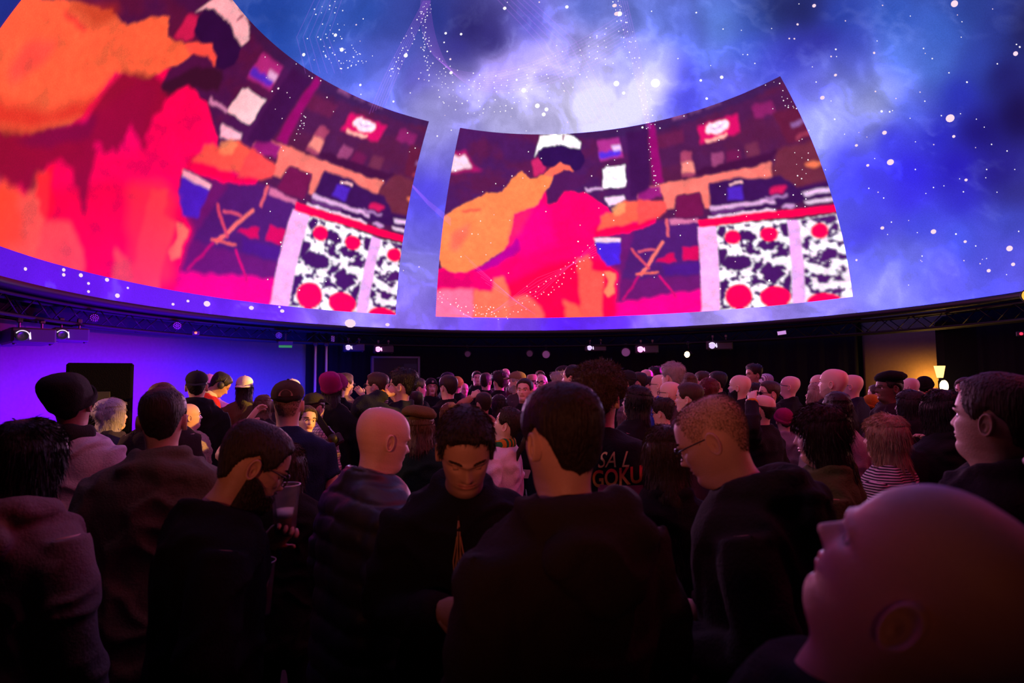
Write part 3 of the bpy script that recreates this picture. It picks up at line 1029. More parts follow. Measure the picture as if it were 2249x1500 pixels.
def projector(px0, px1, py, lens, label, rad, group='projectors hung on the truss', deep=.42, zoff=None, s=1.):
    """a boxy projector under the truss, lens towards the dome's middle (local +y)"""
    p = ring_pt((px0 + px1) / 2, rad, 0)
    Zd = (p - CAM) @ FWD
    z = at((px0 + px1) / 2, py, Zd)[2]
    w_ = (px1 - px0) * Zd / FPX * .98
    h = w_ * .36 * s
    ro = link('projector', None, None, (p[0], p[1], z))
    PROJ.append((p[0], p[1], z))
    ro.rotation_euler = (0, 0, rz_to(p, CAM * .75))
    tag(ro, label, 'projector', group)
    link('body', MB().bevbox((0, -deep / 2, 0), (w_, deep, h), .02).mesh('body', [PCASE], False), ro)
    lx = w_ * .27                                   # appears on the photo's left of the body
    c, st = LENSCOL[lens]
    mb = MB().bevbox((lx, .004, -h * .06), (w_ * .36, .02, h * .66), .006)
    link('lens_recess', mb.mesh('lens_recess', [PLASTIC], False), ro)
    M = rot_axis((1, 0, 0), -math.pi / 2)
    r0 = h * .27
    le = link('lens', MB().lathe([(r0 * 1.15, 0), (r0 * 1.15, .05), (r0, .055), (r0 * .9, .035), (.001, .045)], 24, c=(lx, .01, -h * .08), M=M).mesh('lens', [emit('lit_lens_' + lens, c, st * (.35 if lens != 'off' else .01))]), ro)
    t = np.linspace(-.2, 2.6, 14)
    rr = r0 * 1.35
    link('glow_ring', MB().tube(np.stack([lx - rr * np.cos(t), np.full(14, .035), -h * .08 + rr * np.sin(t)], -1), h * .028, n=6).mesh('glow_ring', [emit('lens_edge_' + lens, c, st)]), le)
    link('light_bar', MB().tube([(lx - w_ * .17, .02, h * .2), (lx - w_ * .175, .03, -h * .25)], [h * .02, h * .05], n=6).mesh('light_bar', [emit('lens_edge_' + lens, c, st)]), le)
    for sx in (-1, 1):
        y_ = -deep * .3
        mb = MB().tube([(sx * w_ * .25, y_, h / 2), (sx * w_ * .25, y_, h / 2 + .09)], .014, n=8).bevbox((sx * w_ * .25, y_, h / 2 + .11), (.06, .06, .07), .01)
        link('clamp', mb.mesh('clamp', [ALU], False), ro)
        link('foot', MB().lathe([(.0, -.02), (.02, -.02), (.024, 0), (.0, 0)], 10, c=(sx * w_ * .4, -.06, -h / 2)).mesh('foot', [PLASTIC]), ro)
    return ro


projector(34, 116, 735, 'off', 'large projector at the left picture edge, blue-lit underneath', TR - .05, deep=.75, s=1.2)
projector(124, 191, 733, 'off', 'grey projector right beside the large one at the left edge', TR - .02, s=1.3)
projector(754, 801, 762, 'violet', 'projector with violet lens glow, left of the pair above the doorway', TR)
projector(820, 865, 766, 'pink', 'projector with bright pink lens above the doorway', TR)
projector(1283, 1332, 763, 'violet', 'projector with small violet lens left of the round white lamp', TR, s=.85)
projector(1394, 1446, 766, 'pink', 'projector glowing red pink between round lamp and amber lamp', TR)
projector(1551, 1608, 757, 'violet', 'blue-grey projector with violet lens right of the amber lamp', TR)


def par_can(px, py, dpx, rad, label, mat, lit=False, aim=None, honey=False):
    """round LED lamp on a yoke, face local +y"""
    p = ring_pt(px, rad, 0)
    Zd = (p - CAM) @ FWD
    z = at(px, py, Zd)[2]
    r0 = dpx / 2 * Zd / FPX
    ro = link('par_lamp', None, None, (p[0], p[1], z))
    ro.rotation_euler = (0, 0, rz_to(p, CAM if aim is None else aim))
    tag(ro, label, 'stage lamp', 'round lamps on the truss')
    M = rot_axis((1, 0, 0), -math.pi / 2)
    link('housing', MB().lathe([(.001, -.20), (r0 * .7, -.20), (r0 * .95, -.12), (r0 * 1.05, 0), (r0 * 1.05, .02), (r0 * .97, .02)], 24, M=M).mesh('housing', [BLACKMETAL]), ro)
    fa = link('lamp_face', MB().lathe([(r0 * .98, .012), (.001, .014)], 24, M=M).mesh('lamp_face', [mat if not honey else PLASTIC]), ro)
    if honey or lit:
        led = MB().lathe([(r0 * .15, 0), (r0 * .12, .02), (.001, .022)], 8, M=M).mesh('led', [mat])
        spots = [(0, 0)] + [(r0 * .36 * math.cos(t), r0 * .36 * math.sin(t)) for t in np.linspace(0, 2 * np.pi, 6, endpoint=False)] + \
                [(r0 * .74 * math.cos(t), r0 * .74 * math.sin(t)) for t in np.linspace(.26, .26 + 2 * np.pi, 12, endpoint=False)]
        for x, y in spots:
            link('led', led, fa, (x, .012, y))
    zt = ZB_ - z
    if zt > .02:
        t = np.linspace(-.1, math.pi + .1, 12)
        yk = MB().tube(np.stack([r0 * 1.2 * np.cos(t), np.full(12, -.06), r0 * 1.2 * np.sin(t)], -1), .012, n=6)
        yk.tube([(0, -.06, r0 * 1.2), (0, -.06, max(r0 * 1.2 + .02, zt))], .014, n=8)
        link('yoke', yk.mesh('yoke', [BLACKMETAL]), ro)
        link('hook_clamp', MB().bevbox((0, -.06, zt), (.07, .08, .08), .012).mesh('hook_clamp', [ALU], False), ro)
    return ro


PALE = pmat('frosted_lamp_face', (.42, .38, .45), .5)
DIM = pmat('dark_lamp_face', (.12, .11, .13), .5)
LEDOFF = pmat('unlit_led', (.30, .26, .25), .4)
par_can(1027, 777, 13, TR + .02, 'small dark round lamp hanging right of the doorway', DIM)
par_can(1163, 776, 14, TR + .02, 'dim round lamp hanging beside the pale one', DIM)
par_can(1199, 778, 17, TR + .02, 'pale frosted round lamp hanging above the straw hat', PALE)
par_can(1374, 773, 19, TR, 'large pale round lamp between two projectors', PALE)
AMB = emit('lit_amber_led', (1, .72, .25), 30.)
amber = par_can(1509, 778, 13, TR - .02, 'amber lit round lamp shining towards the stage', AMB, lit=True, aim=at(560, 850, 7))
par_can(388, 713, 18, TR - .10, 'dark honeycomb lamp on the truss above the blue backdrop', LEDOFF, honey=True)
par_can(612, 735, 15, TR - .10, 'dark honeycomb lamp on the truss above the green sign', LEDOFF, honey=True)
par_can(205, 695, 19, TR - .10, 'dark honeycomb lamp on the truss right of the grey projector', LEDOFF, honey=True)

# small things on the truss
p = ring_pt(627, TR - .03, 0)
Zd = (p - CAM) @ FWD
gs = link('exit_sign', None, None, at(627, 758, Zd))
gs.rotation_euler = (0, 0, rz_to(p, CAM))
tag(gs, 'small green lit sign box hanging under the truss by the stage', 'sign')
sw = 30 * Zd / FPX
link('box', MB().bevbox((0, 0, sw * .1), (sw, .07, sw * .36), .008).mesh('box', [PLASTIC], False), gs)
link('green_panel', MB().box((0, .036, -.03), (sw * .9, .008, sw * .17)).mesh('green_panel', [emit('green_sign', (.06, .5, .12), .45)], False), gs)
link('bracket', MB().bevbox((0, 0, .16), (.03, .03, .16), .004).mesh('bracket', [BLACKMETAL], False), gs)
p = ring_pt(1717, TR - .04, 0)
Zd = (p - CAM) @ FWD
sg = link('control_display', None, None, at(1717, 731, Zd))
sg.rotation_euler = (0, .12, rz_to(p, CAM))
tag(sg, 'small glowing pink display fixed to the truss on the right', 'display')
sw = 17 * Zd / FPX
link('case', MB().bevbox((0, -.03, 0), (sw * 1.1, .05, sw * .6), .006).mesh('case', [PLASTIC], False), sg)
link('screen', MB().box((0, 0, 0), (sw, .008, sw * .45)).mesh('screen', [emit('pink_display', (.75, .35, .9), .8)], False), sg)
for px, py, c, lab in ((2243, 733, (1, .02, .05), 'tiny red indicator box at the right picture edge'), (430, 731, (1, .12, .05), 'tiny red indicator box on the truss above the backdrop'), (186, 741, None, None)):
    if c is None:
        continue
    p = ring_pt(px, TR - .02, 0)
    Zd = (p - CAM) @ FWD
    io = link('indicator_box', None, None, at(px, py, Zd))
    io.rotation_euler = (0, 0, rz_to(p, CAM))
    tag(io, lab, 'indicator')
    link('case', MB().bevbox((0, -.03, 0), (.12, .06, .07), .008).mesh('case', [PLASTIC], False), io)
    link('led', MB().lathe([(.022, 0), (.018, .012), (.001, .016)], 10, M=rot_axis((1, 0, 0), -math.pi / 2)).mesh('led', [emit('red_led', c, 3.)]), io)
p = ring_pt(731, TR - .03, 0)
Zd = (p - CAM) @ FWD
yl = link('warning_tag', None, None, at(731, 744, Zd))
yl.rotation_euler = (0, 0, rz_to(p, CAM))
tag(yl, 'small yellow and black striped tag on the truss near the poles', 'tag')
link('plate', MB().bevbox((0, 0, 0), (.07, .012, .13), .003).mesh('plate', [pmat('yellow_plate', (.45, .34, .12), .6)], False), yl)
for i in (-1, 0, 1):
    link('stripe', MB().box((0, .008, i * .042), (.07, .004, .014), rot=rot_axis((0, 1, 0), .7)).mesh('stripe', [BLACKMETAL], False), yl)

# loudspeaker by the stage
Zs = 6.3
p = at(222, 800, Zs)
sp_w = 122 * Zs / FPX
spk = link('loudspeaker', None, None, (p[0], p[1], 0))
spk.rotation_euler = (0, 0, rz_to(p, CAM))
tag(spk, 'black loudspeaker cabinet on a stand in front of the violet backdrop', 'loudspeaker')
GR = pmat('speaker_grille', (.0025, .0025, .003), .9, spec=.05, bump=.8, scale=120)
zt = at(222, 797, Zs)[2]
link('cabinet', MB().bevbox((0, -.25, zt - .5), (sp_w, .5, 1.0), .02).mesh('cabinet', [pmat('black_speaker_paint', (.0025, .0025, .003), .9, spec=.05, bump=.4, scale=200)], False), spk)
link('grille', MB().bevbox((0, .004, zt - .5), (sp_w - .05, .02, .94), .006).mesh('grille', [GR], False), spk)
link('badge', MB().bevbox((0, .016, zt - .36), (.18, .008, .10), .003).mesh('badge', [PLASTIC], False), spk)
link('stand_pole', MB().tube([(0, -.25, 0), (0, -.25, zt - .98)], .03, n=10).mesh('stand_pole', [BLACKMETAL]), spk)
for t in (0, 2.1, 4.2):
    link('leg', MB().tube([(0, -.25, .3), (.4 * math.cos(t), -.25 + .4 * math.sin(t), .015)], .015, n=8).mesh('leg', [BLACKMETAL]), spk)

# bar corner on the right: black pillar with an amber wall lamp
p0 = ring_pt(2052, RW - .25, 0)
d_ = (p0 - CAM)[:2]
d_ /= np.linalg.norm(d_)
rt = np.array([d_[1], -d_[0]])
pil = link('trim_1', None, None, (p0[0] + rt[0] * .62, p0[1] + rt[1] * .62, 0))
pil.rotation_euler = (0, 0, rz_to(p0, CAM))
tag(pil, 'black pillar beside the amber bar wall', 'pillar', kind='structure')
Zp = (p0 - CAM) @ FWD
ztp = at(2052, 778, Zp)[2]
link('shaft', MB().bevbox((0, 0, ztp / 2 + .35), (1.2, .3, ztp + .7), .12).mesh('shaft', [DRAPE], False), pil)
lp = at(2068, 832, Zp - .35)
lamp = link('wall_lamp', None, None, lp)
lamp.rotation_euler = (0, 0, rz_to(lp, CAM))
tag(lamp, 'glowing amber bar lamp with flared shade on the dark pillar', 'lamp')
link('shade', MB().lathe([(.045, .0), (.085, .21), (.08, .21), (.04, .0)], 20, c=(.02, 0, .02)).mesh('shade', [emit('amber_glass', (1, .55, .16), 2.6)]), lamp)
link('bulb', MB().ellipsoid((-.03, .02, -.13), (.065, .065, .11)).mesh('bulb', [emit('amber_bulb', (1, .72, .35), 6)]), lamp)
link('bracket', MB().tube([(0, -.2, 0), (0, -.05, 0), (0, 0, .02)], .012, n=8).mesh('bracket', [BLACKMETAL]), lamp)
link('holder', MB().lathe([(.001, -.03), (.05, -.03), (.05, .02), (.001, .02)], 14).mesh('holder', [BLACKMETAL]), lamp)
la = bpy.data.lights.new('bar_lamp_light', 'POINT')
la.energy, la.color, la.shadow_soft_size = 60, (1, .50, .10), .12
qb = ring_pt(2034, RW + .25, 0)
pb_ = at(2034, 838, (qb - CAM) @ FWD) - np.array([qb[0], qb[1], 0]) / RW * .22
lo = link('bar_lamp_light', la, None, pb_)


# ------------------------------------------------------------------ lamps that light the stage
def spot(name, loc, target, energy, color, size, blend=.5, soft=.05):
    li = bpy.data.lights.new(name, 'SPOT')
    li.energy, li.color, li.spot_size, li.spot_blend, li.shadow_soft_size = energy, color, size, blend, soft
    o = link(name, li, None, loc)
    o.rotation_euler = (Vector(target) - Vector(loc)).to_track_quat('-Z', 'Y').to_euler()
    return o


# amber key for the stage: an unseen truss lamp, added beams without lamps, plus the visible lit one
pa_ = np.array(amber.location)
ta = at(640, 880, 5.2)
spot('amber_lamp_light', pa_ + (ta - pa_) / np.linalg.norm(ta - pa_) * .12, ta, 200, (1, .56, .10), .5, .4, .06)


def unseen_ring_lamp(az_, tgt, energy, color, size, label, z=None, blend=.6, soft=.08, r_in=.05):
    """an unseen black par lamp put on the truss with its light"""
    z = ZB_ - .16 if z is None else z
    p = np.array([(TR - r_in) * math.sin(az_), (TR - r_in) * math.cos(az_), z])
    d = np.array(tgt, float) - p
    d /= np.linalg.norm(d)
    ro = link('unseen_wash_lamp', None, None, p)
    tag(ro, label, 'stage lamp', 'unseen wash lamps on the truss')
    M = np.stack([np.cross(d, (0, 0, 1)) / np.linalg.norm(np.cross(d, (0, 0, 1))), np.cross(np.cross(d, (0, 0, 1)) / np.linalg.norm(np.cross(d, (0, 0, 1))), d), d], 1)
    link('housing', MB().lathe([(.001, -.2), (.06, -.2), (.08, -.1), (.09, 0), (.09, .02), (.08, .02)], 20, M=M).mesh('housing', [BLACKMETAL]), ro)
    link('lamp_face', MB().lathe([(.08, .0), (.001, .002)], 20, M=M).mesh('lamp_face', [emit('lit_face', color, 1.2)]), ro)
    if abs(z - ZB_) > .05:
        link('yoke', MB().tube([(0, 0, 0), (0, 0, (ZB_ if z < ZB_ else ZT) - z)], .012, n=6).mesh('yoke', [BLACKMETAL]), ro)
    spot('unseen_wash_light', p + d * .05, tgt, energy, color, size, blend, soft)


unseen_ring_lamp(1.62, at(510, 848, 6.4), 11000, (1, .46, .05), .10, 'black lamp on the truss outside the right picture edge throwing amber light on the stage', z=ZT + .04, r_in=.35)
spot('amber_lamp_light', np.array([(TR - .35) * math.sin(1.62) - .1, (TR - .35) * math.cos(1.62), ZT - .1]), at(760, 845, 7.1), 6000, (1, .46, .05), .06, .35, .05)  # added amber beam for the outstretched arm, no lamp modelled
pl_ = np.array([(TR - .35) * math.sin(2.19), (TR - .35) * math.cos(2.19), ZT - .02])
spot('amber_lamp_light', pl_ + np.array([-.1, 0, 0]), at(680, 914, 4.55), 5500, (1, .46, .05), .105, .35, .05)  # added amber beam on woman and photographer, no lamp modelled
PK, VI, WR = (1, .32, .62), (.62, .42, 1), (1, .38, .25)
for az_, tg, e, c, lab in ((1.95, (.6, -2.2, 1.6), 110, PK, 'added pink wash lamp on the truss outside the right picture edge'), (-2.12, (.3, -3.5, 1.5), 180, WR, 'added red wash lamp on the truss end at the left beside the camera'),
                           (2.14, (-.6, -3.5, 1.5), 100, WR, 'added red wash lamp on the truss end at the right beside the camera')):
    unseen_ring_lamp(az_, tg, e, c, 1.15, lab)  # unseen fill added to brighten the crowd
# unseen red lamp added on the rear wall, aimed to light heads only
hl = link('added_rear_lamp', None, None, (-3.2, -12.7, 2.35))
tag(hl, 'added red lamp on the rear wall behind the camera', 'lamp')
link('housing', MB().bevbox((0, -.08, 0), (.3, .2, .24), .02).mesh('housing', [BLACKMETAL], False), hl)
link('lamp_face', MB().box((0, .022, 0), (.24, .004, .18)).mesh('lamp_face', [emit('red_face', (1, .3, .15), 1.5)], False), hl)
link('bracket', MB().bevbox((0, -.2, .1), (.06, .12, .06), .006).mesh('bracket', [BLACKMETAL], False), hl)
spot('added_rear_light', (-3.2, -12.62, 2.35), (-1.3, -5.5, 2.76), 700, (1, .23, .13), .56, 1., .1)
# light the projectors spill over the heads
for k, tg, e, c in ((2, (-1, -3, 1.6), 450, VI), (3, (0, -3, 1.6), 800, PK), (4, (.6, -3, 1.6), 350, VI), (5, (1.2, -3, 1.6), 800, PK), (6, (2, -3, 1.6), 350, VI)):
    p = np.array(PROJ[k])
    d = np.array(tg) - p
    spot('projector_light', p + d / np.linalg.norm(d) * .14, tg, e, c, 1.7, .6, .06)
# wash lamps of the backdrop, clamped under the truss on the stage side
for px, e, c, tgt in ((60, 2400, (.13, .0, 1), 120), (330, 2800, (.07, .0, 1), 330), (560, 1700, (.02, .02, 1), 560)):
    q = ring_pt(px, RW, 0)
    p = np.array([q[0] * 5.3 / RW, q[1] * 5.3 / RW, .3])
    spot('backdrop_wash_light', p, ring_pt(tgt, RW, 2.0), e * 1.3, c, 1.9, .9, .2)
    ul = link('floor_uplight', None, None, p)
    ul.rotation_euler = (0, 0, rz_to(p, ring_pt(tgt, RW, 0)))
    tag(ul, {60: 'blue floor uplight at the left end of the backdrop', 330: 'blue floor uplight at the middle of the backdrop', 560: 'blue floor uplight near the support poles'}[px], 'stage lamp', 'uplights along the backdrop')
    link('housing', MB().lathe([(.001, -.18), (.07, -.18), (.09, -.02), (.09, 0), (.08, 0)], 18, M=rot_axis((1, 0, 0), -1.1)).mesh('housing', [BLACKMETAL]), ul)
    link('lamp_face', MB().lathe([(.082, -.012), (.001, -.01)], 18, M=rot_axis((1, 0, 0), -1.1)).mesh('lamp_face', [emit('blue_face', (.1, 0, 1), 2.)]), ul)
    link('bracket', MB().bevbox((0, 0, -.2), (.24, .18, .2), .01).mesh('bracket', [BLACKMETAL], False), ul)
pv = ring_pt(1900, TR - .4, ZB_ + .1)
spot('violet_wash_light', pv, ring_pt(40, RW, 1.5), 6500, (.75, .0, .55), .52, .8, .05)

# ------------------------------------------------------------------ people: builders
CH = 1.515                                          # chin height of the 1.75 m base figure
HZ = [-.80, -.72, -.62, -.45, -.28, -.18, -.145, -.12, -.095, -.065, -.04, -.018, -.006, .004, .015, .03, .045, .058, .070, .085, .10, .118, .130, .145, .165, .185, .205, .220, .229, .2335, .235]
HW = [.150, .162, .150, .155, .182, .178, .150, .105, .068, .060, .0585, .058, .057, .055, .055, .056, .060, .0635, .067, .070, .073, .0745, .0755, .077, .0755, .071, .061, .047, .032, .018, .002]
HF = [.090, .105, .100, .108, .105, .092, .080, .062, .045, .041, .043, .050, .063, .079, .088, .0925, .090, .0945, .0945, .0935, .0925, .0925, .0985, .0965, .0925, .0855, .071, .053, .034, .016, -.006]
HB = [-.110, -.120, -.105, -.100, -.112, -.115, -.110, -.100, -.088, -.080, -.075, -.072, -.070, -.068, -.067, -.068, -.070, -.074, -.080, -.087, -.095, -.102, -.106, -.108, -.108, -.104, -.094, -.078, -.055, -.036, -.012]


class Head:
    """shape numbers of one head"""
    def __init__(s, seed, fem=False, build=1.):
        r = random.Random(seed)
        s.w = r.uniform(.96, 1.04) * (.95 if fem else 1.0)
        s.d = r.uniform(.97, 1.03) * (.96 if fem else 1.0)
        s.nose = r.uniform(.85, 1.2) * (.8 if fem else 1)
        s.jaw = (r.uniform(.84, .92) if fem else r.uniform(.95, 1.08)) * (1 + .12 * (build - 1))
        s.neck = .84 if fem else 1.0 + .35 * (build - 1)
        s.brow = .4 if fem else 1.

    def pts(s, z, th, off=0., face=True):
        """surface points at chin-relative height z and angle th (0 = front), pushed out by off"""
        w_, f, b_ = spline(z, HZ, HW) * s.w, spline(z, HZ, HF) * s.d, spline(z, HZ, HB) * s.d
        jaw = 1 + (s.jaw - 1) * np.exp(-((z - .02) / .04) ** 2)
        nk = 1 + (s.neck - 1) * np.exp(-((z + .055) / .04) ** 2)
        w_ = w_ * jaw * nk
        b_ = np.where(z < -.0, b_ * (1 + (s.neck - 1) * .5 * np.exp(-((z + .055) / .04) ** 2)), b_)
        sn, cs = np.sin(th), np.cos(th)
        ym = -.010
        x = w_ * np.sign(sn) * np.abs(sn) ** .92
        y = np.where(cs > 0, ym + (f - ym) * np.abs(cs) ** .86, ym - (ym - b_) * np.abs(cs) ** .95)
        if face:
            fr = np.clip(cs * 2, 0, 1)
            ax = np.abs(x)
            nz = np.interp(z, [.071, .077, .084, .090, .098, .112, .126, .138], [0, .010, .0225, .0235, .019, .011, .004, 0]) * s.nose
            nw = np.interp(z, [.075, .09, .105, .13], [.0155, .013, .010, .009])
            y = y + fr * nz * np.exp(-(ax / nw) ** 2)
            y = y - fr * .0115 * np.exp(-((ax - .032) / .0165) ** 2 - ((z - .117) / .0105) ** 2)
            y = y + fr * s.brow * .0045 * np.exp(-((z - .134) / .007) ** 2) * (ax < .055)
            y = y + fr * .0055 * np.exp(-((z - .0635) / .004) ** 2) * np.exp(-(ax / .019) ** 2)
            y = y + fr * .006 * np.exp(-((z - .0525) / .004) ** 2) * np.exp(-(ax / .017) ** 2)
            y = y - fr * .005 * np.exp(-((z - .058) / .0022) ** 2) * np.exp(-(ax / .023) ** 2)
            y = y - fr * .004 * np.exp(-((z - .040) / .006) ** 2) * np.exp(-(ax / .02) ** 2)
            y = y + fr * .004 * np.exp(-((ax - .046) / .018) ** 2 - ((z - .098) / .017) ** 2)
            y = y - fr * .0035 * np.exp(-((ax - .050) / .018) ** 2 - ((z - .062) / .018) ** 2)
        P_ = np.stack([x, y, z + 0 * x], -1)
        if np.any(off != 0):
            c = np.stack([0 * x, 0 * x - .01, np.clip(z, -9, .13)], -1)
            d = P_ - c
            d /= np.linalg.norm(d, axis=-1)[..., None] + 1e-9
            P_ = P_ + d * np.asarray(off)[..., None]
        return P_


class Pose:
    def __init__(s, pitch=0, yaw=0, roll=0, lean=0, side=0):
        s.p, s.y, s.r, s.l, s.sd = (math.radians(v) for v in (pitch, yaw, roll, lean, side))

    def lean(s, P_):
        P_ = np.array(P_, float)
        k = sstep(.75, 1.25, P_[..., 2])
        for ang, (i, j) in ((-s.l, (1, 2)), (s.sd, (0, 2))):
            if abs(ang) < 1e-6:
                continue
            c, sn = np.cos(ang * k), np.sin(ang * k)
            u, v = P_[..., i].copy(), P_[..., j] - .95
            P_[..., i], P_[..., j] = u * c - v * sn, u * sn + v * c + .95
        return P_

    def head(s, P_, wmin=0.):
        """P_ chin-relative; returns body space"""
        P_ = np.array(P_, float)
        z = P_[..., 2]
        k = np.maximum(sstep(-.125, -.005, z), wmin)
        piv = np.array([0, -.025, -.035])
        Q_ = P_ - piv
        x, y, zz = Q_[..., 0], Q_[..., 1], Q_[..., 2]
        a_ = s.r * k
        x, zz = x * np.cos(a_) + zz * np.sin(a_), -x * np.sin(a_) + zz * np.cos(a_)
        a_ = s.p * k
        y, zz = y * np.cos(a_) - zz * np.sin(a_), y * np.sin(a_) + zz * np.cos(a_)
        a_ = -s.y * k
        x, y = x * np.cos(a_) - y * np.sin(a_), x * np.sin(a_) + y * np.cos(a_)
        # looking down pushes the head a little forward, looking up pulls it back
        y = y - s.p * .045 * k
        out = np.stack([x, y, zz], -1) + piv + np.array([0, 0, CH])
        return s.lean(out)


def theta_grid(n):
    """angles, denser on the face"""
    t = np.linspace(-np.pi, np.pi, n, endpoint=False)
    return t - .42 * np.sin(t)


ARMS = {'down': ((.245, -.03, 1.10), (.262, .05, .84)), 'cup': ((.25, -.05, 1.11), (.13, .21, 1.10)), 'face': ((.25, .10, 1.13), (.08, .17, 1.40)),
        'up': ((.27, .10, 1.42), (.23, .17, 1.68)), 'phone': ((.22, .20, 1.24), (.10, .34, 1.50)), 'pocket': ((.29, -.07, 1.12), (.20, .10, .93)),
        'out': ((.40, .12, 1.28), (.55, .30, 1.24)), 'chest': ((.27, .02, 1.12), (.04, .22, 1.22)), 'back': ((.29, -.1, 1.13), (.14, -.16, .98)), 'toast': ((.28, .16, 1.22), (.12, .26, 1.44))}


def arm_joints(side, pose, build):
    e, w_ = ARMS[pose] if isinstance(pose, str) else pose
    sx = side
    S = np.array([sx * (.178 + .03 * (build - 1)), -.015, 1.395])
    return S, np.array([sx * e[0] * (1 + .25 * (build - 1)), e[1], e[2]]), np.array([sx * w_[0], w_[1], w_[2]])


def arm_path(S, El, W_, n=9):
    p = [S * (1 - t) + El * t for t in np.linspace(0, 1, n)][:-1] + [El * (1 - t) + W_ * t for t in np.linspace(0, 1, n)]
    p = np.array(p)
    for _ in range(2):
        p[1:-1] = p[1:-1] * .5 + (p[:-2] + p[2:]) * .25
    return p


def solve_arm(side, W_, build, out=.5):
    """elbow for a wrist target; returns (elbow, wrist) in the ARMS convention"""
    S = np.array([side * (.178 + .03 * (build - 1)), -.015, 1.395])
    d = np.array(W_, float) - S
    l = np.linalg.norm(d)
    u, f = .30, .27
    if l > u + f - .01:
        d *= (u + f - .01) / l
        l = u + f - .01
    W_ = S + d
    a_ = (u * u - f * f + l * l) / (2 * l)
    h = math.sqrt(max(u * u - a_ * a_, 0))
    pole = np.array([side * out, -.25, -1.])
    n_ = d / l
    pole -= n_ * (pole @ n_)
    pole /= np.linalg.norm(pole)
    E_ = S + n_ * a_ + pole * h
    return (tuple(np.array([E_[0] * side / (1 + .25 * (build - 1)), E_[1], E_[2]])), (W_[0] * side, W_[1], W_[2]))


PINFO = {}


def add_hand(mb, W_, d, nrm, side, curl=.6, m=0, fine=True, spread=0.):
    """palm and five fingers; d = direction of the forearm, nrm = direction the palm faces"""
    d = d / np.linalg.norm(d)
    nrm = nrm - d * (nrm @ d)
    nrm /= np.linalg.norm(nrm)
    lat = np.cross(nrm, d) * side                   # towards the thumb
    ns = 7 if fine else 5
    mb.tube([W_ - d * .01, W_ + d * .02, W_ + d * .05, W_ + d * .08, W_ + d * .096], np.array([[.019, .027], [.0165, .034], [.0145, .041], [.013, .041], [.009, .036]]), n=ns + 4, m=m, up=nrm)
    for off, ln, rr in ((.030, .066, .0088), (.0095, .075, .0092), (-.011, .069, .0088), (-.030, .054, .0078)):
        p = W_ + d * .084 + lat * off
        dirv = d + lat * off * (1.5 + spread * 8)
        dirv /= np.linalg.norm(dirv)
        pts, rad = [p], [rr * 1.05]
        a_ = curl * .35
        for k, fr in enumerate((.44, .32, .24)):
            dv = dirv * math.cos(a_) + nrm * math.sin(a_)
            for t in (.5, 1.):
                pts.append(p + dv * ln * fr * t)
                rad.append(rr * (1.0 - .08 * k - .05 * t))
            p = p + dv * ln * fr
            a_ += curl * (.95 if k == 0 else .75)
        rad[-1] *= .6
        mb.tube(pts, rad, n=ns, m=m)
    p = W_ + d * .025 + lat * .028
    dv = d * .55 + lat * .75 + nrm * .25
    dv /= np.linalg.norm(dv)
    dv2 = d * .85 + lat * (.45 - .4 * curl) + nrm * (.25 + .5 * curl)
    dv2 /= np.linalg.norm(dv2)
    mb.tube([p - dv * .012, p + dv * .018, p + dv * .034, p + dv * .034 + dv2 * .016, p + dv * .034 + dv2 * .030, p + dv * .034 + dv2 * .036], [.013, .0125, .0105, .0102, .0085, .005], n=ns, m=m)


